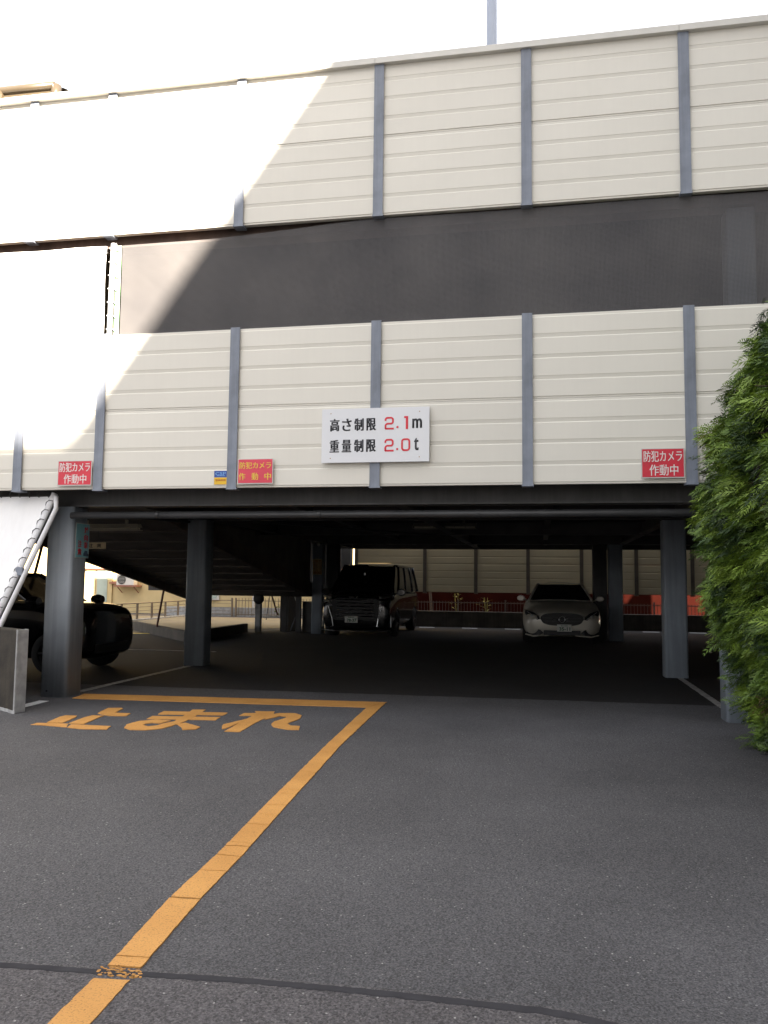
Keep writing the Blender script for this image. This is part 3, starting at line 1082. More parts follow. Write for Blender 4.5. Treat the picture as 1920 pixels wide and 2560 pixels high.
for t_, u, v, wd, ht in (('m', 0.888, 0.302, 0.108, 0.104), ('t', 0.882, 0.68, 0.052, 0.136)):
    x, z = sp(u, v)
    letters(t_, 'ink_black', sg, x, yb, z, wd, ht, 0.006, heavy=0.004)
x, z = sp(0.795, 0.286)
o1 = MB().prism([(x - 0.013, z - 0.071), (x + 0.013, z - 0.071), (x + 0.013, z + 0.071), (x - 0.031, z + 0.071), (x - 0.031, z + 0.050), (x - 0.013, z + 0.050)], 0.0, 0.002).build('lettering', 'ink_red', sg)
o1.rotation_euler = (math.pi / 2, 0, 0)
o1.location = (0, yb, 0)
for u, v in ((0.085, 0.085), (0.91, 0.085), (0.085, 0.915), (0.91, 0.915)):
    x, z = sp(u, v)
    MB().lathe([(0.0, -0.003), (0.005, -0.002), (0.006, 0.0)], 'y', 10, (x, yb, z)).build('screw', 'ink_brown', sg)


def cam_sign(x0, x1, z0, z1, face, ink, label, row2, y=YS, w1=0.94, h=(0.37, 0.37)):
    s_ = thing('camera_warning_sign', label, 'sign', group='red security camera signs')
    plate_box(s_, x0, x1, z0, z1, y, 'plastic_white', 0.004, 'border')
    plate_box(s_, x0 + 0.010, x1 - 0.010, z0 + 0.012, z1 - 0.008, y - 0.0042, face, 0.0015, 'board')
    cx, wd, ht = (x0 + x1) / 2, x1 - x0, z1 - z0
    letters('防犯カメラ', ink, s_, cx, y - 0.0062, z0 + ht * 0.735, wd * w1 * 0.94, ht * h[0], 0.0, heavy=0.0012)
    if row2:
        letters('作動中', ink, s_, cx + wd * 0.02, y - 0.0062, z0 + ht * 0.27, wd * 0.66, ht * h[1], 0.0, heavy=0.0012)
    else:
        for k, ch in enumerate('作動中'):
            letters(ch, ink, s_, x0 + wd * (0.135 + 0.36 * k), y - 0.0062, z0 + ht * 0.30, wd * 0.185, ht * h[1], 0.0, heavy=0.0012)
    return s_


cam_sign(-0.509, -0.07, 2.508, 2.805, 'sign_red', 'ink_white', 'faded red camera sign with white letters left of the second post', True)
cam_sign(1.722, 2.142, 2.503, 2.79, 'sign_pink', 'ink_yellow', 'bright red camera sign with yellow letters beside the small blue sticker', False, h=(0.26, 0.28))
cam_sign(6.094, 6.521, 2.513, 2.822, 'sign_red', 'ink_white', 'faded red camera sign with white letters beside the conifer hedge', True)
st_ = thing('security_sticker', 'small blue over yellow security company sticker beside a post', 'sticker')
plate_box(st_, 1.428, 1.592, 2.503, 2.665, -0.004, 'plastic_white', 0.003, 'backing')
plate_box(st_, 1.434, 1.588, 2.588, 2.662, -0.0072, 'sign_blue', 0.001, 'board')
plate_box(st_, 1.434, 1.588, 2.506, 2.586, -0.0072, 'sign_yellow', 0.001, 'board')
letters('CSP', 'ink_skyblue', st_, 1.511, -0.0085, 2.630, 0.125, 0.034, 0.0)
MB().box(1.465, 1.56, -0.0092, -0.0082, 2.603, 2.608).build('underline', 'ink_skyblue', st_)
letters('警備保障', 'ink_orange', st_, 1.511, -0.0085, 2.556, 0.12, 0.022, 0.0)

# oncoming-car sign on the inner face of the left column
oc = thing('oncoming_car_sign', 'pale blue caution sign with red vertical letters on the grey left column', 'sign', (-0.5215, 0.575, 1.895), math.pi / 2)
plate_box(oc, -0.155, 0.155, -0.215, 0.215, 0.0, 'plastic_white', 0.003, 'border')
plate_box(oc, -0.147, 0.147, -0.207, 0.207, -0.0035, 'sign_cyan', 0.001)
for k, ch in enumerate('対向車'):
    letters(ch, 'ink_red', oc, 0.075, -0.0052, 0.135 - 0.095 * k, 0.085, 0.085, 0.02)
for k, ch in enumerate('注意'):
    letters(ch, 'ink_red', oc, -0.06, -0.0052, -0.04 - 0.10 * k, 0.085, 0.085, 0.02)
cs_ = MB().prism([(0.03, -0.19), (0.14, -0.19), (0.145, -0.165), (0.125, -0.155), (0.115, -0.125), (0.06, -0.12), (0.04, -0.15), (0.028, -0.16)], 0.0, 0.002).build('car_symbol', 'ink_darkblue', oc)
cs_.rotation_euler = (math.pi / 2, 0, 0)
cs_.location = (0, -0.0048, 0)

hs = thing('overhead_caution_sign', 'buff caution strip hanging under the deck inside the left bay', 'sign')
plate_box(hs, -3.45, -2.69, 1.97, 2.085, 5.0, 'sign_buff', 0.006)
for k, ch in enumerate('頭上注意'):
    letters(ch, 'ink_black', hs, -3.32 + 0.165 * k, 4.9935, 2.027, 0.085, 0.075, 0.02)
for x in (-3.3, -2.85):
    MB().tube([(x, 4.997, 2.085), (x, 4.997, 2.45)], 0.005, 6).build('hanger', 'pipe_dark', hs)

nb = thing('column_notice', 'stained brown notice board fixed to the third left column', 'sign')
plate_box(nb, -1.035, -0.775, 1.60, 2.03, 12.994, 'sign_buff', 0.005)
plate_box(nb, -1.018, -0.79, 1.625, 2.01, 12.9885, 'ink_brown', 0.0012, 'stain')
for k in range(5):
    MB().box(-1.005 + k * 0.042, -0.985 + k * 0.042, 12.984, 12.9868, 1.66 + 0.03 * (k % 2), 1.99 - 0.02 * (k % 3)).build('text_column', 'sign_buff', nb)
cc = thing('security_camera', 'small white security camera at the top of the third left column', 'camera')
MB().box(-1.0, -0.86, 12.93, 13.0, 2.56, 2.64).build('mount', 'plastic_white', cc, bevel=0.01)
MB().tube([(-0.95, 12.94, 2.58), (-0.92, 12.86, 2.50), (-0.86, 12.80, 2.46)], 0.025, 8).build('arm', 'plastic_white', cc)
MB().tube([(-0.90, 12.84, 2.49), (-0.80, 12.70, 2.40)], 0.045, 12).build('body', 'plastic_white', cc)

# ================================================================== CEILING LIGHTS (all off)


def lamp(x, y, z, ln_, label, matn):
    t = thing('ceiling_light', label, 'ceiling light', (x, y, z), group='unlit tube lights under the deck')
    MB().sweep_x([(-0.09, 0.05), (0.09, 0.05), (0.03, 0.11), (-0.03, 0.11)], -ln_ / 2, ln_ / 2).build('housing', matn, t)
    for s_ in (-0.045, 0.045):
        MB().tube([(-ln_ / 2 + 0.03, s_, 0.025), (ln_ / 2 - 0.03, s_, 0.025)], 0.016, 8).build('tube', 'light_diffuser', t)
    for s_ in (-0.1, 0.1):
        MB().tube([(-ln_ / 2, s_, 0.0), (ln_ / 2, s_, 0.0)], 0.006, 5).build('guard_wire', matn, t)
    for k in range(7):
        x_ = -ln_ / 2 + ln_ * k / 6
        MB().tube([(x_, -0.1, 0.0), (x_, -0.1, 0.05)], 0.005, 5).build('guard_wire', matn, t)
    for s_ in (-0.3, 0.3):
        MB().box(s_ * ln_ - 0.02, s_ * ln_ + 0.02, -0.02, 0.02, 0.11, 0.2).build('hanger', matn, t)
    return t


lamp(-2.35, 4.4, 2.27, 1.25, 'tube light with wire guard right of the blue column sign', 'light_diffuser')
lamp(-2.75, 11.3, 1.47, 1.0, 'pale tube light under the sloping ramp', 'light_diffuser')
lamp(3.26, 7.0, 2.46, 1.22, 'dim tube light under the deck over the middle of the bay', 'light_dim')

# ================================================================== CARS
def copy_tree(o, parent=None):
    c = o.copy()
    COL.objects.link(c)
    c.parent = parent
    for ch in o.children:
        copy_tree(ch, c)
    return c


def ring(y, zb, zt, wb, ws, wt, zs, crown):
    h = [(0.0, zb), (wb * 0.6, zb), (wb, zb + 0.02), (ws, zb + (zs - zb) * 0.45), (ws, zs), (wt, zt - 0.035), (wt * 0.6, zt + crown * 0.7), (0.0, zt + crown)]
    pts = [(x, y, z) for x, z in h]
    return pts + [(-x, y, z) for x, z in h[-2:0:-1]]


def hull(stations, wheels, wr, name, matn, parent, halfw):
    """lower body: lofted, smoothed, then the wheel wells are cut out of it"""
    m_ = MB()
    R = [ring(*s_) for s_ in stations]
    k = len(R[0])
    vs_ = [p for r in R for p in r]
    fs = [(i * k + j, i * k + (j + 1) % k, (i + 1) * k + (j + 1) % k, (i + 1) * k + j) for i in range(len(R) - 1) for j in range(k)]
    fs += [tuple(range(k)), tuple(range((len(R) - 1) * k, len(R) * k))[::-1]]
    m_.add(vs_, fs)
    o = m_.build(name, matn, None, smooth=True)
    sb = o.modifiers.new('s', 'SUBSURF')
    sb.levels = sb.render_levels = 2
    cut = MB()
    for wy in wheels:
        cut.lathe([(0.0, -halfw - 0.2), (wr * 1.13, -halfw - 0.2), (wr * 1.13, -halfw + 0.27), (0.0, -halfw + 0.27)], 'x', 28, (0, wy, wr * 0.98))
        cut.lathe([(0.0, halfw - 0.27), (wr * 1.13, halfw - 0.27), (wr * 1.13, halfw + 0.2), (0.0, halfw + 0.2)], 'x', 28, (0, wy, wr * 0.98))
    co = cut.build('cutter', 'trim_black')
    bo = o.modifiers.new('b', 'BOOLEAN')
    bo.operation = 'DIFFERENCE'
    bo.object = co
    bo.solver = 'EXACT'
    bpy.context.view_layer.update()
    dg = bpy.context.evaluated_depsgraph_get()
    me = bpy.data.meshes.new_from_object(o.evaluated_get(dg))
    me.materials.clear()
    me.materials.append(MAT[matn])
    bpy.data.objects.remove(co)
    o.modifiers.clear()
    o.data = me
    me.polygons.foreach_set('use_smooth', [True] * len(me.polygons))
    o.parent = parent
    return o


def cabin(parent, belt, roof, zb, zr, paint, glass, side_cuts, pillar=0.06, bulge=0.10, rcrown=0.05, tint_side=None):
    """belt / roof: (front y, front half width, rear y, rear half width)"""
    (bf, bwf, br, bwr), (rf, rwf, rr, rwr) = belt, roof
    tint_side = tint_side or glass
    zbf, zbr = zb

    def front(u, v):
        wv = bwf + (rwf - bwf) * v
        return Vector((u * wv, bf + (rf - bf) * v + bulge * u * u - 0.02, zbf + (zr - zbf) * v))

    def side(s_, t, v):
        y = (bf + bulge + (br - bf - bulge) * t) * (1 - v) + (rf + bulge + (rr - rf - bulge) * t) * v
        wd = (bwf + (bwr - bwf) * t) * (1 - v) + (rwf + (rwr - rwf) * t) * v
        return Vector((s_ * (wd + 0.015 * math.sin(math.pi * v)), y, (zbf + (zbr - zbf) * t) * (1 - v) + zr * v))

    def rearp(u, v):
        wv = bwr + (rwr - bwr) * v
        return Vector((u * wv, br + (rr - br) * v - 0.04 * u * u, zbr + (zr - zbr) * v))

    def patch(fn, u0, u1, v0, v1, n=8):
        return [[fn(u0 + (u1 - u0) * j / n, v0 + (v1 - v0) * i / n) for j in range(n + 1)] for i in range(n + 1)]
    MB().grid(patch(front, -0.97, 0.97, 0.02, 0.985)).build('windshield', glass, parent, smooth=True)
    MB().grid(patch(rearp, -0.93, 0.93, 0.1, 0.95)).build('rear_window', tint_side, parent, smooth=True)
    # roof
    P_ = []
    for i in range(9):
        t = i / 8
        row = []
        for j in range(9):
            u = -1 + 2 * j / 8
            y = rf + (rr - rf) * t + (bulge * u * u * (1 - t)) - 0.03 * (1 - t) + 0.02 * t
            wd = rwf + (rwr - rwf) * t + 0.012
            row.append((u * wd, y, zr + rcrown * (1 - u * u) * (0.35 + 0.65 * math.sin(math.pi * min(1, t * 0.8 + 0.15))) + 0.004))
        P_.append(row)
    rfm = MB().grid(P_)
    rfm.grid([[(p[0], p[1], p[2] - 0.05) for p in row] for row in P_])
    rfm.build('roof', paint, parent, smooth=True)
    for s_ in (-1, 1):
        MB().tube([front(s_ * 0.99, v / 6) for v in range(7)], pillar * 0.55, 8).build('pillar', paint, parent, smooth=True)
        MB().tube([rearp(s_ * 0.99, v / 6) for v in range(7)], pillar * 0.8, 8).build('pillar', paint, parent, smooth=True)
        MB().tube([side(s_, t / 8, 1.0) for t in range(9)], pillar * 0.5, 8).build('roof_rail', paint, parent, smooth=True)
        for t in side_cuts:
            MB().tube([side(s_, t, v / 5) for v in range(6)], pillar * 0.5, 8).build('pillar', paint, parent, smooth=True)
    cts = [0.0] + list(side_cuts) + [1.0]
    for s_ in (-1, 1):
        for a, b in zip(cts[:-1], cts[1:]):
            MB().grid(patch(lambda t, v: side(s_, t, v), a + 0.008, b - 0.008, 0.02, 0.97, 5)).build('side_window', tint_side, parent, smooth=True)


def wheel(parent, x, y, r, wd):
    s_ = 1 if x > 0 else -1
    p = [(r * 0.62, -wd / 2), (r * 0.93, -wd / 2), (r, -wd * 0.32), (r, wd * 0.32), (r * 0.93, wd / 2), (r * 0.62, wd / 2)]
    o = MB().lathe(p, 'x', 28).build('wheel', 'rubber', parent, smooth=True, loc=(x, y, r))
    m_ = MB().lathe([(r * 0.64, -wd * 0.3), (r * 0.64, wd * 0.42), (r * 0.58, wd * 0.44), (r * 0.56, wd * 0.2), (0.0, wd * 0.2)] if s_ > 0 else
                    [(r * 0.64, wd * 0.3), (r * 0.64, -wd * 0.42), (r * 0.58, -wd * 0.44), (r * 0.56, -wd * 0.2), (0.0, -wd * 0.2)], 'x', 28)
    for k in range(5):
        t = 2 * math.pi * k / 5
        m_.tube([(s_ * wd * 0.38, 0.03 * math.cos(t), 0.03 * math.sin(t)), (s_ * wd * 0.36, r * 0.6 * math.cos(t), r * 0.6 * math.sin(t))], r * 0.075, 6)
    m_.build('rim', 'rim', o)
    return o


def mirror(parent, s_, x, y, z, paint, sx=0.11, sz=0.085):
    m_ = MB()
    P_ = []
    for i in range(7):
        a = i / 6
        rr_ = math.sin(math.pi * (0.12 + 0.76 * a))
        P_.append([(s_ * (x + sx * math.cos(t) * (0.75 + 0.25 * rr_)), y - 0.09 + 0.17 * a, z + sz * math.sin(t) * (0.6 + 0.4 * rr_)) for t in [2 * math.pi * k / 12 for k in range(13)]])
    m_.grid(P_)
    m_.add(P_[0][:12], [tuple(range(12))])
    m_.add(P_[6][:12], [tuple(range(12))])
    m_.tube([(s_ * (x - sx * 0.9), y, z - 0.02), (s_ * (x - sx - 0.06), y + 0.03, z - 0.06)], 0.022, 8)
    return m_.build('mirror', paint, parent, smooth=True)


def number_plate(parent, x, y, z, txt, top):
    p = MB().box(x - 0.165, x + 0.165, y - 0.008, y, z - 0.0825, z + 0.0825).build('number_plate', 'plate', parent, bevel=0.004)
    letters(txt, 'ink_green', p, x + 0.01, y - 0.0085, z - 0.022, 0.25, 0.082, 0.03, name='lettering')
    letters(top, 'ink_green', p, x, y - 0.0085, z + 0.053, 0.15, 0.034, 0.01, name='lettering')
    return p


def arc_patch(cx, cz, fn, n=10):
    return fn


# ---- silver sedan (front faces -y)
sd = thing('parked_sedan', 'silver sedan with a wide dark grille parked at the right rear', 'car', (5.555, 11.0, 0))
W_ = 0.925
hull([(0.00, 0.36, 0.66, 0.50, 0.56, 0.50, 0.58, 0.02), (0.05, 0.22, 0.74, 0.72, 0.80, 0.62, 0.62, 0.03), (0.20, 0.19, 0.80, 0.82, 0.89, 0.72, 0.68, 0.04), (0.55, 0.18, 0.885, 0.84, 0.92, 0.76, 0.76, 0.05),
      (1.0, 0.18, 0.95, 0.85, W_, 0.80, 0.84, 0.05), (1.45, 0.18, 0.995, 0.85, W_, 0.83, 0.90, 0.04), (2.4, 0.18, 1.01, 0.86, W_, 0.84, 0.93, 0.0), (3.7, 0.18, 1.03, 0.85, W_, 0.82, 0.95, 0.0),
      (4.4, 0.22, 1.05, 0.83, 0.90, 0.76, 0.92, 0.02), (4.80, 0.28, 1.02, 0.78, 0.84, 0.66, 0.85, 0.02), (4.90, 0.36, 0.92, 0.70, 0.74, 0.56, 0.75, 0.0)],
     (0.86, 3.80), 0.335, 'body', 'paint_silver', sd, W_)
cabin(sd, (1.45, 0.80, 4.05, 0.74), (2.28, 0.56, 3.35, 0.55), (0.99, 1.03), 1.415, 'paint_silver', 'glass_dark', (0.42, 0.78), 0.055, 0.13, 0.055)
# hood crease line under the windshield, pale in the dim light
MB().tube([(-0.80 + 1.6 * i / 16, 1.395 + 0.115 * (i / 8 - 1) ** 2, 1.022 - 0.02 * (i / 8 - 1) ** 2) for i in range(17)], 0.011, 6).build('cowl', 'paint_silver', sd)
gp = [(0.46 * math.cos(t) * (1.0 if math.sin(t) < 0 else 1.08), 0.165 * math.sin(t) if math.sin(t) > 0 else 0.17 * math.sin(t)) for t in [2 * math.pi * k / 36 for k in range(36)]]
gp = [(math.copysign(abs(x / 0.5) ** 0.6 * 0.5, x), math.copysign(abs(z / 0.17) ** 0.8 * 0.15, z)) for x, z in gp]
g_ = MB()
g_.prism(gp, -0.02, 0.05)
go = g_.build('grille', 'trim_black', sd, loc=(0, 0.03, 0.60))
go.rotation_euler = (math.pi / 2 - 0.12, 0, 0)
for zz in (0.56, 0.63):
    MB().box(-0.43, 0.43, -0.03, -0.015, zz - 0.007, zz + 0.007).build('grille_bar', 'pipe_dark', sd, bevel=0.003)
MB().lathe([(0.066, -0.004), (0.074, 0.0), (0.066, 0.006), (0.06, 0.0), (0.066, -0.004)], 'y', 28, (0, -0.045, 0.60)).build('badge_ring', 'chrome', sd)
MB().tube([(-0.20, -0.036, 0.60), (-0.12, -0.044, 0.60)], 0.01, 6).tube([(0.10, -0.044, 0.62), (0.14, -0.04, 0.62)], 0.012, 6).build('badge', 'chrome', sd)
for s_ in (-1, 1):
    hp = [(0.50, 0.60), (0.52, 0.66), (0.62, 0.735), (0.75, 0.785), (0.845, 0.80), (0.865, 0.74), (0.83, 0.665), (0.74, 0.615), (0.60, 0.575)]
    hl = MB()
    V_ = []
    for x, z in hp:
        V_.append((s_ * x, 0.012 + max(0, x - 0.45) ** 2 * 1.55 - 0.02, z))
    hl.add(V_ + [(a, b + 0.09, c) for a, b, c in V_], [tuple(range(9))] + [(i, (i + 1) % 9, 9 + (i + 1) % 9, 9 + i) for i in range(9)])
    h_ = hl.build('headlight', 'trim_black', sd)
    MB().tube([(s_ * x, 0.012 + max(0, x - 0.45) ** 2 * 1.55 - 0.032, z) for x, z in ((0.56, 0.61), (0.64, 0.665), (0.72, 0.72), (0.80, 0.765))], 0.010, 6).build('light_strip', 'chrome', h_)
    MB().lathe([(0.0, -0.035), (0.03, -0.025), (0.045, 0.0)], 'y', 14, (s_ * 0.68, 0.075, 0.665)).build('reflector', 'chrome', h_)
    ip = [(0.42, 0.28), (0.50, 0.355), (0.70, 0.40), (0.80, 0.395), (0.83, 0.33), (0.80, 0.25), (0.66, 0.225), (0.52, 0.23)]
    V_ = [(s_ * x, 0.0 + max(0, x - 0.45) ** 2 * 1.5 - 0.012, z) for x, z in ip]
    MB().add(V_ + [(a, b + 0.1, c) for a, b, c in V_], [tuple(range(8))] + [(i, (i + 1) % 8, 8 + (i + 1) % 8, 8 + i) for i in range(8)]).build('air_intake', 'trim_black', sd)
    MB().tube([(s_ * x, 0.0 + max(0, x - 0.45) ** 2 * 1.5 - 0.02, z) for x, z in ((0.30, 0.225), (0.52, 0.215), (0.66, 0.20), (0.84, 0.235))], 0.016, 6).build('bumper_trim', 'paint_silver', sd)
    mirror(sd, s_, 0.985, 1.78, 1.055, 'paint_silver', 0.10, 0.075)
MB().box(-0.42, 0.42, -0.012, 0.08, 0.235, 0.345).build('air_intake', 'trim_black', sd, bevel=0.01)
number_plate(sd, 0.05, -0.045, 0.405, '35-11', '品川330')
for x in (-0.80, 0.80):
    for y in (0.86, 3.80):
        wheel(sd, x, y, 0.335, 0.235)

# ---- black minivan
mv = thing('parked_minivan', 'black minivan with chrome slat grille parked beside the left rear columns', 'car', (0.45, 11.75, 0))
W_ = 0.925
hull([(0.00, 0.30, 0.98, 0.74, 0.80, 0.62, 0.80, 0.03), (0.06, 0.20, 1.05, 0.82, 0.88, 0.70, 0.86, 0.03), (0.25, 0.18, 1.09, 0.86, 0.915, 0.76, 0.92, 0.04), (0.6, 0.18, 1.12, 0.87, W_, 0.80, 0.98, 0.05),
      (1.0, 0.18, 1.16, 0.88, W_, 0.84, 1.03, 0.04), (1.6, 0.18, 1.17, 0.88, W_, 0.87, 1.06, 0.0), (3.2, 0.18, 1.17, 0.88, W_, 0.87, 1.06, 0.0), (4.5, 0.20, 1.17, 0.88, 0.92, 0.86, 1.06, 0.0),
      (4.86, 0.26, 1.17, 0.86, 0.90, 0.82, 1.05, 0.0), (4.95, 0.34, 1.14, 0.8, 0.84, 0.78, 1.0, 0.0)],
     (0.98, 3.98), 0.345, 'body', 'paint_black', mv, W_)
cabin(mv, (0.62, 0.84, 4.88, 0.86), (1.62, 0.70, 4.72, 0.72), (1.12, 1.15), 1.86, 'paint_black', 'glass_dark', (0.17, 0.46, 0.76), 0.07, 0.14, 0.06)
for k, zz in enumerate((0.97, 0.885, 0.80, 0.715, 0.63, 0.55)):
    MB().tube([(-0.55 + 1.1 * i / 12, -0.042 + 0.05 * abs(i / 6 - 1) ** 2.4, zz) for i in range(13)], 0.014, 6).build('grille_bar', 'chrome', mv)
MB().prism([(-0.58, -0.26), (-0.5, -0.29), (0.5, -0.29), (0.58, -0.26), (0.62, 0.22), (0.5, 0.26), (-0.5, 0.26), (-0.62, 0.22)], -0.06, 0.02).build('grille', 'trim_black', mv, loc=(0, -0.0, 0.74)).rotation_euler = (math.pi / 2, 0, 0)
MB().tube([(-0.16, -0.05, 1.035), (-0.02, -0.052, 1.035)], 0.012, 6).tube([(0.02, -0.052, 1.03), (0.07, -0.05, 1.045)], 0.012, 6).build('badge', 'chrome', mv)
for s_ in (-1, 1):
    for (z0_, z1_) in ((0.985, 1.085), (0.875, 0.96)):
        V_ = [(s_ * 0.62, -0.01, z0_), (s_ * 0.90, 0.24, z0_ + 0.03), (s_ * 0.90, 0.26, z1_), (s_ * 0.62, 0.01, z1_ - 0.02)]
        MB().add(V_ + [(a, b + 0.07, c) for a, b, c in V_], [(0, 1, 2, 3), (0, 1, 5, 4), (1, 2, 6, 5), (2, 3, 7, 6), (3, 0, 4, 7)]).build('headlight', 'glass_lamp', mv)
        MB().tube([(s_ * 0.64, -0.035, (z0_ + z1_) / 2 - 0.01), (s_ * 0.86, 0.165, (z0_ + z1_) / 2 + 0.02)], 0.030, 8).build('light_strip', 'chrome', mv)
    c_ = [(0.70, 0.80), (0.895, 0.80), (0.905, 0.27), (0.60, 0.24)]
    MB().tube([(s_ * x, -0.02 + max(0, x - 0.55) ** 2 * 1.6, z) for x, z in ((0.58, 0.82), (0.72, 0.82), (0.86, 0.80), (0.885, 0.55), (0.89, 0.28))], 0.010, 6).build('bumper_trim', 'chrome', mv)
    MB().tube([(s_ * x, -0.03 + max(0, x - 0.55) ** 2 * 1.6, z) for x, z in ((0.70, 0.79), (0.60, 0.50), (0.57, 0.30), (0.64, 0.28))], 0.011, 6).build('bumper_trim', 'chrome', mv)
    mirror(mv, s_, 1.02, 0.98, 1.16, 'paint_black', 0.12, 0.10)
MB().tube([(-0.90, 0.12, 0.20), (-0.55, -0.03, 0.185), (0.0, -0.045, 0.185), (0.55, -0.03, 0.185), (0.90, 0.12, 0.20)], 0.014, 6).build('lip_trim', 'chrome', mv)
number_plate(mv, -0.09, -0.055, 0.475, '78-37', '札幌300')
MB().box(-0.01, 0.03, 1.05, 1.06, 1.60, 1.66).build('mirror_bracket', 'chrome', mv)
for x in (-0.80, 0.80):
    for y in (0.98, 3.98):
        wheel(mv, x, y, 0.345, 0.235)

# ---- small black car at the left, nose towards +x
ja = thing('parked_hatchback', 'small black car half hidden behind the grey left column', 'car', (-1.50, 3.20, 0), math.pi / 2)
W_ = 0.81
hull([(0.0, 0.34, 0.86, 0.60, 0.66, 0.54, 0.68, 0.02), (0.04, 0.25, 0.95, 0.70, 0.74, 0.63, 0.76, 0.03), (0.14, 0.21, 1.00, 0.75, 0.80, 0.70, 0.82, 0.03), (0.40, 0.20, 1.03, 0.76, W_, 0.72, 0.84, 0.03),
      (0.80, 0.20, 1.05, 0.76, W_, 0.74, 0.92, 0.03), (1.0, 0.20, 1.06, 0.76, W_, 0.76, 0.94, 0.0), (2.0, 0.20, 1.05, 0.76, W_, 0.76, 0.95, 0.0), (3.2, 0.22, 1.06, 0.76, W_, 0.76, 0.95, 0.0), (3.5, 0.28, 1.06, 0.74, 0.78, 0.72, 0.92, 0.0), (3.6, 0.40, 1.0, 0.66, 0.70, 0.66, 0.86, 0.0)],
     (0.58, 2.95), 0.31, 'body', 'paint_black', ja, W_)
cabin(ja, (0.86, 0.74, 3.55, 0.72), (1.62, 0.58, 3.25, 0.58), (1.03, 1.05), 1.475, 'paint_black', 'glass_tint', (0.36, 0.66), 0.07, 0.08, 0.05)
for s_ in (-1, 1):
    mirror(ja, s_, 0.90, 0.80, 1.08, 'paint_black', 0.10, 0.085)
    V_ = [(s_ * 0.44, 0.06, 0.70), (s_ * 0.70, 0.20, 0.72), (s_ * 0.72, 0.28, 0.82), (s_ * 0.50, 0.12, 0.78)]
    MB().add(V_ + [(a, b + 0.08, c) for a, b, c in V_], [(0, 1, 2, 3), (0, 1, 5, 4), (1, 2, 6, 5), (2, 3, 7, 6), (3, 0, 4, 7)]).build('headlight', 'glass_lamp', ja)
    for y in (1.75, 2.65):
        st2 = MB().box(s_ * 0.35 - 0.22, s_ * 0.35 + 0.22, y + 0.28, y + 0.40, 0.55, 1.08).build('seat', 'seat', ja, bevel=0.05)
        MB().box(s_ * 0.35 - 0.12, s_ * 0.35 + 0.12, y + 0.31, y + 0.39, 1.09, 1.25).build('headrest', 'seat', st2, bevel=0.03)
MB().box(-0.5, 0.5, -0.02, 0.05, 0.30, 0.44).build('air_intake', 'trim_black', ja, bevel=0.02)
for x in (-0.70, 0.70):
    for y in (0.58, 2.95):
        wheel(ja, x, y, 0.31, 0.19)

# ---- tan van on the roof deck, only its roof clears the cap
rv = thing('roof_van', 'tan van parked on the roof deck with only its roof above the cap', 'van', (-0.88, 1.10, 5.90), math.pi / 2)
hull([(0.0, 0.40, 0.98, 0.60, 0.66, 0.56, 0.8, 0.02), (0.08, 0.26, 1.08, 0.74, 0.80, 0.68, 0.9, 0.02), (0.4, 0.22, 1.14, 0.78, 0.83, 0.76, 1.0, 0.02), (1.2, 0.22, 1.16, 0.79, 0.83, 0.78, 1.05, 0.0), (3.0, 0.22, 1.16, 0.79, 0.83, 0.78, 1.05, 0.0), (4.2, 0.26, 1.16, 0.78, 0.82, 0.76, 1.05, 0.0), (4.3, 0.34, 1.12, 0.72, 0.78, 0.7, 1.0, 0.0)],
     (0.7, 3.4), 0.31, 'body', 'paint_tan', rv, 0.83)
cabin(rv, (0.10, 0.76, 4.25, 0.78), (0.12, 0.66, 4.10, 0.70), (1.14, 1.14), 1.90, 'paint_tan', 'glass_dark', (0.2, 0.45, 0.72), 0.12, 0.10, 0.15, 'paint_tan')
for x in (-0.74, 0.74):
    for y in (0.7, 3.4):
        wheel(rv, x, y, 0.31, 0.18)

# white sedan outside beyond the rear fence
ws_ = copy_tree(sd)
ws_.name = 'parked_sedan'
ws_.location = (10.75, 21.3, 0)
ws_.rotation_euler = (0, 0, -math.pi / 2)
tag(ws_, 'white car outside beyond the rear fence, half hidden by the conifer hedge', 'car')
for ch in ws_.children:
    if ch.name.startswith(('body', 'roof', 'pillar', 'cowl', 'mirror')):
        ch.data = ch.data.copy()
        ch.data.materials.clear()
        ch.data.materials.append(MAT['paint_white'])

# ================================================================== BEYOND THE REAR WALL
rb = thing('red_building', 'red walled building seen through the gap under the rear panels', 'building')
MB().box(-0.2, 12.2, 23.0, 32.0, 0, 4.2).build('wall', 'red_wall', rb)
MB().box(12.2, 16.5, 23.2, 32.0, 0, 4.0).build('wall', 'orange_wall', rb)
for x in (1.0, 3.9, 6.9, 9.6):
    wn = MB().box(x, x + 1.3, 22.95, 23.0, 1.5, 2.8).build('window', 'glass_dark', rb)
    MB().box(x - 0.05, x + 1.35, 22.93, 22.955, 1.42, 1.50).build('sill', 'stucco', wn)
rfnc = thing('bar_fence', 'dark upright bar fence standing just behind the low rear wall', 'fence')
for x in np.arange(-0.9, 11.7, 1.6):
    MB().box(x - 0.025, x + 0.025, 19.4, 19.45, 0, 0.86).build('post', 'fence_dark', rfnc)
for z in (0.42, 0.74):
    MB().box(-0.9, 11.7, 19.41, 19.44, z, z + 0.03).build('rail', 'fence_dark', rfnc)
bar = MB().box(-0.007, 0.007, 19.418, 19.432, 0.1, 0.80).mesh('bar', 'fence_dark')
for x in np.arange(-0.85, 11.6, 0.105):
    o = bpy.data.objects.new('bar', bar)
    COL.objects.link(o)
    o.parent = rfnc
    o.location = (float(x), 0, 0)


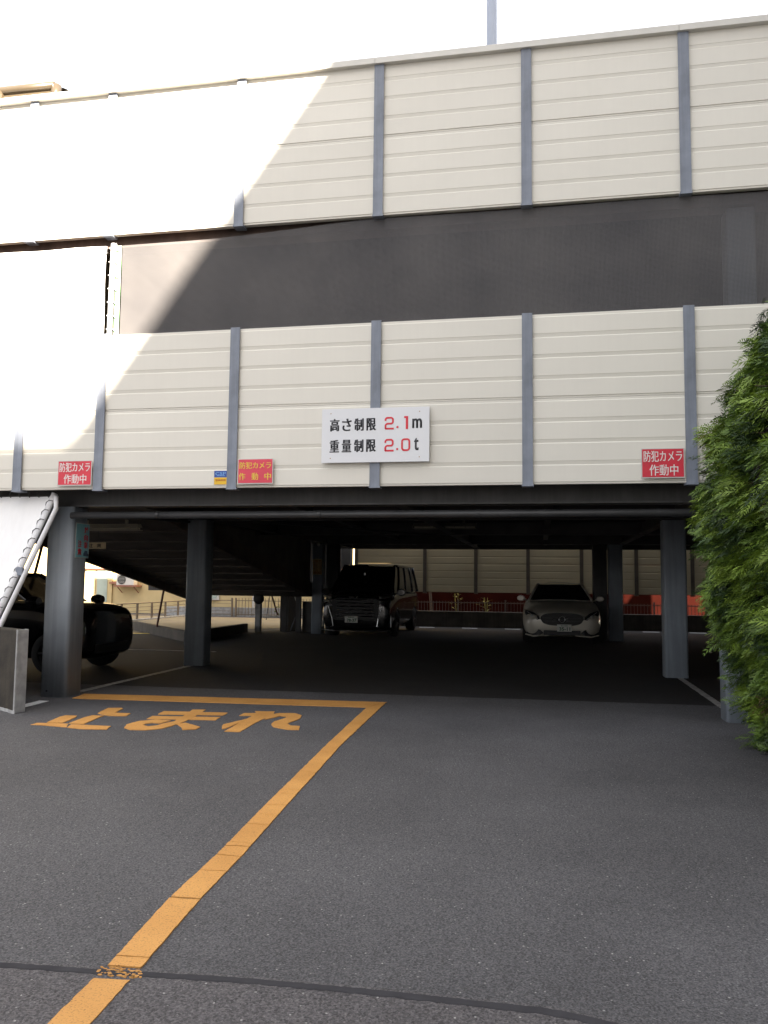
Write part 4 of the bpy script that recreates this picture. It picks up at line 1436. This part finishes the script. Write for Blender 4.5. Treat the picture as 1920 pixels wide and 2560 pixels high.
def weed(x, y, h, label):
    t = thing('weed', label, 'plant', (x, y, 0), group='plants by the red wall')
    lf = MB()
    for k in range(26):
        a = random.uniform(0, 6.28)
        z = h * random.uniform(0.35, 1.0)
        r = random.uniform(0.1, 0.26)
        c = Vector((r * math.cos(a) * 0.5, r * math.sin(a) * 0.5, z))
        d = Vector((math.cos(a), math.sin(a), random.uniform(-0.2, 0.5))) * random.uniform(0.14, 0.24)
        p = Vector((-math.sin(a), math.cos(a), 0)) * 0.03
        lf.add([c, c + d * 0.5 + p, c + d, c + d * 0.5 - p], [(0, 1, 2, 3)])
    lf.build('leaves', 'plant_yellow', t)
    s2 = MB()
    for k in range(4):
        s2.tube([(0.02 * k, 0, 0), (0.08 * math.cos(k * 2), 0.08 * math.sin(k * 2), h * 0.9)], 0.008, 5)
    s2.build('stem', 'plant_yellow', t)


weed(2.05, 21.2, 1.15, 'tall yellow green weed before the red wall, nearer the minivan')
weed(3.10, 21.4, 1.0, 'shorter yellow green weed before the red wall, nearer the sedan')
solo(MB().tube([(1.25, 20.6, 0), (1.22, 20.6, 0.7), (1.15, 20.6, 1.6)], 0.05, 8), 'tree_trunk', 'bark', 'thin dark trunk standing against the red wall', 'tree')

# ================================================================== OUTSIDE LEFT
hf = thing('handrail_fence', 'low pipe handrail fence before the cream house', 'fence')
p0, p1 = Vector((-8.62, 14.5, 0)), Vector((-8.74, 22.4, 0))
n_ = 7
for k in range(n_ + 1):
    p = p0.lerp(p1, k / n_)
    MB().box(p.x - 0.03, p.x + 0.03, p.y - 0.03, p.y + 0.03, 0, 0.60).build('post', 'fence_metal', hf)
for z in (0.60, 0.46, 0.33, 0.20):
    MB().tube([p0 + Vector((0, 0, z)), p1 + Vector((0, 0, z))], 0.022 if z > 0.5 else 0.009, 8).build('rail', 'fence_metal', hf)
MB().box(-8.78, -8.60, 14.4, 22.5, 0.0, 0.05).build('base_kerb', 'concrete_light', hf)

ho = thing('cream_house', 'cream walled house in sun and shade beyond the left side', 'house')
MB().box(-24.0, -9.9, 25.0, 33.0, -0.3, 5.2).build('wall', 'house_wall', ho)
MB().box(-24.3, -9.7, 24.7, 33.2, 5.2, 5.4).build('roof', 'house_trim', ho)
wf_ = MB().box(-14.62, -13.35, 24.92, 25.0, 0.36, 1.84).build('window', 'house_wall', ho)
MB().box(-14.54, -14.12, 24.895, 24.925, 0.44, 1.78).build('pane', 'sign_buff', wf_)
MB().box(-14.04, -13.56, 24.895, 24.925, 0.44, 1.78).build('pane', 'curtain', wf_)
MB().box(-14.8, -13.2, 24.80, 25.0, 1.84, 1.89).build('lintel', 'house_trim', ho)
MB().box(-13.42, -12.9, 24.8, 25.0, 1.22, 1.30).build('ledge', 'house_trim', ho)
MB().box(-13.1, -12.98, 24.94, 25.0, 1.30, 2.6).build('corner_trim', 'house_trim', ho)
MB().box(-15.4, -14.9, 24.9, 25.0, -0.2, 1.1).build('brick_corner', 'house_trim', ho)
ho.location = (0.35, -1.0, 0)
ac = thing('air_conditioner', 'air conditioner unit on a wall shelf of the cream house', 'air conditioner', (0.35, -1.0, 0))
MB().box(-12.95, -12.15, 24.55, 24.9, 1.17, 1.62).build('case', 'plastic_white', ac, bevel=0.02)
MB().lathe([(0.0, 0), (0.17, 0), (0.19, -0.012), (0.17, -0.012)], 'y', 20, (-12.7, 24.545, 1.4)).build('fan_grille', 'trim_black', ac)
for k in range(5):
    MB().box(-12.86, -12.56, 24.528, 24.54, 1.27 + k * 0.06, 1.28 + k * 0.06).build('vent_slat', 'plastic_white', ac)
MB().box(-13.05, -12.0, 24.5, 25.0, 1.11, 1.165).build('shelf', 'house_trim', ac)
for x in (-12.9, -12.15):
    MB().tube([(x, 24.55, 1.11), (x, 24.99, 0.85)], 0.02, 6).build('bracket', 'house_trim', ac)

hw = thing('rear_house', 'pale house behind the bar railing at the rear left', 'house')
MB().box(-9.6, -0.9, 23.4, 34.0, -0.2, 4.8).build('wall', 'house_wall', hw)
w2 = MB().box(-8.9, -7.9, 23.32, 23.4, 0.6, 1.9).build('window', 'plastic_white', hw)
MB().box(-8.82, -8.42, 23.30, 23.33, 0.68, 1.82).build('pane', 'curtain', w2)
MB().box(-8.38, -7.98, 23.30, 23.33, 0.68, 1.82).build('pane', 'curtain', w2)
MB().tube([(-6.4, 23.34, 0.0), (-6.4, 23.34, 4.6)], 0.05, 10).build('downpipe', 'plastic_white', hw)
MB().box(-9.7, -0.8, 23.1, 34.2, 4.8, 5.0).build('roof', 'house_trim', hw)
g2 = thing('bar_railing', 'bar railing with open gate gap behind the round mirror', 'fence')
solo(MB().box(-9.8, -0.95, 22.35, 22.5, 0.0, 0.36), 'garden_wall', 'concrete_light', 'low pale wall carrying the bar railing at the rear left', 'wall')
for a, b in ((-8.4, -6.88), (-6.72, -4.2), (-4.1, -1.0)):
    for z in (0.08, 0.62):
        MB().box(a, b, 22.20, 22.23, z, z + 0.03).build('rail', 'fence_metal', g2)
    for x in (a, b):
        MB().box(x - 0.03, x + 0.03, 22.18, 22.25, 0, 0.74).build('post', 'fence_metal', g2)
    if a > -8:
        for x in np.arange(a + 0.12, b - 0.04, 0.135):
            MB().box(float(x) - 0.009, float(x) + 0.009, 22.205, 22.225, 0.05, 0.74).build('bar', 'fence_metal', g2)
    else:
        for z in (0.22, 0.36, 0.50):
            MB().box(a, b, 22.205, 22.22, z, z + 0.012).build('rail', 'fence_metal', g2)

mr = thing('traffic_mirror', 'round traffic mirror seen from behind on a pale post', 'mirror', (-2.5, 12.80, 0))
MB().lathe([(0.0, -0.03), (0.10, -0.025), (0.145, 0.0), (0.155, 0.03), (0.15, 0.035), (0.0, 0.045)], 'y', 28, (0, 0, 0.935)).build('dish', 'trim_black', mr, smooth=True)
MB().box(-0.12, 0.04, 0.08, 0.22, 0.0, 0.80).build('post', 'concrete_light', mr, bevel=0.015)
MB().tube([(0.0, 0.05, 0.935), (-0.02, 0.14, 0.76)], 0.02, 8).build('bracket', 'galvanised', mr)

# odds and ends under the foot of the ramp
sf = thing('steel_stair', 'dark stair stringer and posts under the foot of the ramp', 'stair')
MB().tube([(-2.40, 13.5, 1.15), (-2.17, 13.5, 0.47)], 0.022, 6).build('stringer', 'rust_pole', sf)
MB().tube([(-2.42, 13.55, 1.05), (-2.52, 13.55, 0.33)], 0.010, 6).build('strut', 'fence_dark', sf)
MB().box(-2.62, -2.13, 13.5, 13.55, 0.395, 0.43).build('tread', 'plastic_white', sf)
MB().box(-2.16, -1.92, 13.7, 14.5, 0.0, 1.12).build('riser_panel', 'column_dark', sf)
MB().box(-1.95, -1.88, 13.4, 13.47, 0.0, 1.12).build('post', 'column_dark', sf)
MB().box(-1.62, -1.48, 13.4, 13.5, 0.0, 1.12).build('post', 'column_dark', sf)
MB().tube([(-1.75, 13.38, 0.05), (-1.62, 13.38, 0.42)], 0.012, 6).build('strut', 'galvanised', sf)
MB().tube([(-1.70, 13.42, 1.1), (-1.60, 13.42, 0.85)], 0.018, 6).build('strut', 'plastic_white', sf)
MB().sweep_x([(13.6, 0.0), (13.75, 0.0), (13.75, 0.86), (13.6, 0.86)], -1.48, -1.08).build('side_panel', 'column_dark', sf)
wp = thing('weed', 'small plant by the stair foot behind the round mirror', 'plant', (-2.42, 14.6, 0))
lf = MB()
for k in range(30):
    a = random.uniform(0, 6.28)
    c = Vector((random.uniform(-0.16, 0.16), random.uniform(-0.1, 0.1), random.uniform(0.35, 0.75)))
    d = Vector((math.cos(a), math.sin(a) * 0.4, random.uniform(-0.3, 0.3))) * 0.09
    p = Vector((0.0, 0.0, 0.02))
    lf.add([c, c + d * 0.5 + p, c + d, c + d * 0.5 - p], [(0, 1, 2, 3)])
lf.build('leaves', 'leaf_mid', wp)

# ================================================================== POLE ABOVE THE ROOF
lp = thing('roof_pole', 'slim grey pole rising above the roof cap against the white sky', 'pole')
MB().tube([(4.45, 2.0, 5.90), (4.45, 2.0, 10.5)], 0.072, 16).build('shaft', 'lamp_pole', lp, smooth=True)
MB().box(4.30, 4.60, 1.85, 2.15, 5.90, 5.93).build('base_plate', 'galvanised', lp)

# ================================================================== NEIGHBOUR BUILDINGS THAT CAST THE SHADE
def block(x0, x1, y0, y1, h):
    m_ = MB()
    m_.box(x0, x1, y0, y1, 0, h)
    return m_


nbld = tag(block(8.45, 24, -20, -5.1, 15.25).build('building_shade', 'stucco'), kind='structure')
MB().box(8.35, 24.1, -20.1, -5.0, 15.25, 15.27).build('roof_edge', 'stucco', nbld)
for fl_ in range(5):
    for k in range(4):
        y = -19 + k * 3.1
        MB().box(8.415, 8.445, y, y + 1.5, 1.2 + fl_ * 2.9, 2.5 + fl_ * 2.9).build('window', 'glass_dark', nbld)
nb2 = tag(block(7.4, 27, -40, -24.0, 21.65).build('building_far', 'stucco'), kind='structure')
for fl_ in range(6):
    for k in range(5):
        x = 8.2 + k * 3.7
        MB().box(x, x + 1.8, -23.995, -23.965, 1.2 + fl_ * 3.3, 2.7 + fl_ * 3.3).build('window', 'glass_dark', nb2)

# ================================================================== CONIFER HEDGE
hd = thing('conifer_hedge', 'shaggy green conifer hedge with brown patches along the right edge', 'hedge')
ZL = np.array([0.0, 0.245, 0.452, 0.66, 0.80, 0.94, 1.08, 1.29, 1.58, 1.76, 1.91, 2.055, 2.275, 2.50, 2.64, 2.79, 2.90, 2.98, 3.065, 3.12, 3.27, 3.38, 3.48, 3.67, 3.89, 4.3, 4.6])
XL = np.array([6.95, 6.90, 6.84, 6.79, 6.73, 6.65, 6.61, 6.50, 6.52, 6.51, 6.47, 6.43, 6.48, 6.52, 6.56, 6.55, 6.60, 6.73, 6.86, 6.74, 6.78, 6.89, 6.99, 7.04, 7.14, 7.35, 7.6])


def xl_at(z, y):
    b = np.interp(z, ZL, XL) - 0.010
    return b + 0.05 * np.sin(y * 3.1 + z * 2.0) + 0.035 * np.sin(y * 7.3 - z * 4.1)


Y0h, Y1h = -4.2, -0.35
core = MB()
P = []
for i in range(40):
    z = 0.12 + 4.15 * i / 39
    ringp = []
    for j in range(36):
        t = j / 35
        y = Y0h + 0.25 + (Y1h - 0.4 - Y0h - 0.25) * t
        ringp.append((float(xl_at(z, y)) + 0.27 + 0.07 * math.sin(j * 1.9 + i * 1.3) + random.uniform(-0.03, 0.03) + 0.4 * max(0, (t - 0.9) * 4) ** 2 + (0.95 if 2.98 < z < 3.24 and y > -1.9 else 0.0), y, z))
    P.append([(8.6, Y0h + 0.2, z)] + ringp + [(8.6, Y1h - 0.35, z)])
core.grid(P)
core.build('inner_twigs', 'twigs', hd)
for k, yy in enumerate((-3.4, -2.1, -0.95)):
    MB().tube([(7.35, yy, 0), (7.38, yy, 1.5), (7.42, yy, 3.2), (7.5, yy, 4.4)], [0.07, 0.06, 0.04, 0.015], 10).build('trunk', 'bark', hd, smooth=True)
br = MB()
for k in range(70):
    z = random.uniform(0.3, 4.0)
    y = random.uniform(Y0h + 0.3, Y1h - 0.2)
    x1_ = float(xl_at(z, y)) + 0.1
    br.tube([(7.4, y + random.uniform(-0.2, 0.2), z - 0.15), ((7.4 + x1_) / 2, y, z + 0.05), (x1_, y + random.uniform(-0.1, 0.1), z + random.uniform(-0.02, 0.1))], [0.014, 0.009, 0.004], 5)
for k in range(26):     # bare twigs in the gap of the crown
    z = random.uniform(3.0, 3.2)
    y = random.uniform(-1.3, -0.6)
    br.tube([(7.35, y, z - 0.1), (7.05, y + random.uniform(-0.1, 0.1), z), (6.80 + random.uniform(0, 0.15), y + random.uniform(-0.12, 0.12), z + random.uniform(-0.1, 0.12))], [0.010, 0.006, 0.002], 4)
br.build('branches', 'bark', hd)


def sprays(nclump, zr, yr, per, size, dead=None, seed=0):
    """tufts of flat feathery sprays: an axis with alternating leaflets, drooping at the tip"""
    rg = np.random.default_rng(seed)
    V, F, MI = [], [], []
    vo = 0
    for c_ in range(nclump):
        z = rg.uniform(*zr)
        y = rg.uniform(*yr)
        if 3.02 < z < 3.16 and -1.5 < y < -0.3 and rg.random() < 0.8:
            continue
        out = rg.normal(0.0, 0.055)
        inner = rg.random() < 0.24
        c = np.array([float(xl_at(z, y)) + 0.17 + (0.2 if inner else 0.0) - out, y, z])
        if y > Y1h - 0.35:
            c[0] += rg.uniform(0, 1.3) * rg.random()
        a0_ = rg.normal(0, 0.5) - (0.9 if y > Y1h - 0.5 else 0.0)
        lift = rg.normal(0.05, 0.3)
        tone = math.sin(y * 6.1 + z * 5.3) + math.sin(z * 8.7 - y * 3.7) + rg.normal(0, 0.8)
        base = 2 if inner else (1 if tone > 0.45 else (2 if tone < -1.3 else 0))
        isdead = False
        if dead is not None:
            for (dy, dz, rr_) in dead:
                if (y - dy) ** 2 + (z - dz) ** 2 < rr_ ** 2 and rg.random() < 0.75:
                    isdead = True
        cs = size * rg.uniform(0.75, 1.35)
        for q in range(per):
            L = cs * rg.uniform(0.6, 1.15)
            ang = a0_ + rg.normal(0, 0.42)
            d = np.array([-math.cos(ang), -math.sin(ang), lift + rg.normal(-0.05, 0.32)])
            d /= np.linalg.norm(d)
            nrm = np.array([-0.45, rg.normal(0, 0.5), 0.8 + rg.normal(0, 0.3)])
            sd_ = np.cross(d, nrm)
            sd_ /= np.linalg.norm(sd_)
            u_ = np.cross(sd_, d)
            mi = base if rg.random() < 0.78 else int(rg.integers(0, 3))
            if isdead and rg.random() < 0.85:
                mi = 3
            o = c + rg.normal(0, 0.045, 3) - d * 0.05
            k = 8
            ts = np.linspace(0, 1, k)
            ax = o + d * (L * ts)[:, None] + np.array([0, 0, 1.0]) * (-0.38 * L * ts ** 2)[:, None]
            for i in range(k - 1):
                t = ts[i]
                for s_ in (-1, 1):
                    ll = L * (0.42 * (1 - t) + 0.14) * rg.uniform(0.75, 1.25)
                    ld = d * 0.85 + sd_ * s_ * 0.62 + u_ * rg.normal(0, 0.14)
                    ld /= np.linalg.norm(ld)
                    a = ax[i]
                    w2_ = np.cross(ld, u_) * (0.0040 + 0.0025 * rg.random())
                    mid = a + ld * ll * 0.5
                    tip = a + ld * ll + np.array([0, 0, -0.25 * ll])
                    V += [a, mid + w2_, tip, mid - w2_]
                    F.append((vo, vo + 1, vo + 2, vo + 3))
                    MI.append(mi)
                    vo += 4
    return V, F, MI


DEAD = [(-0.45, 2.78, 0.17), (-0.75, 2.74, 0.14), (-1.0, 2.90, 0.12), (-1.2, 0.35, 0.15)]
allV, allF, allM = [], [], []
for args in ((1250, (0.02, 4.35), (-2.3, -0.3), 17, 0.135, DEAD, 3), (360, (0.05, 4.3), (-4.2, -2.3), 13, 0.16, None, 4)):
    V, F, MI = sprays(*args)
    o_ = len(allV)
    allV += V
    allF += [tuple(i + o_ for i in f) for f in F]
    allM += MI
me = bpy.data.meshes.new('foliage')
me.from_pydata([tuple(map(float, p)) for p in allV], [], allF)
for m in ('leaf_mid', 'leaf_light', 'leaf_dark', 'leaf_brown'):
    me.materials.append(MAT[m])
me.polygons.foreach_set('material_index', allM)
me.update()
fo = bpy.data.objects.new('foliage', me)
COL.objects.link(fo)
fo.parent = hd
fo['kind'] = 'stuff'
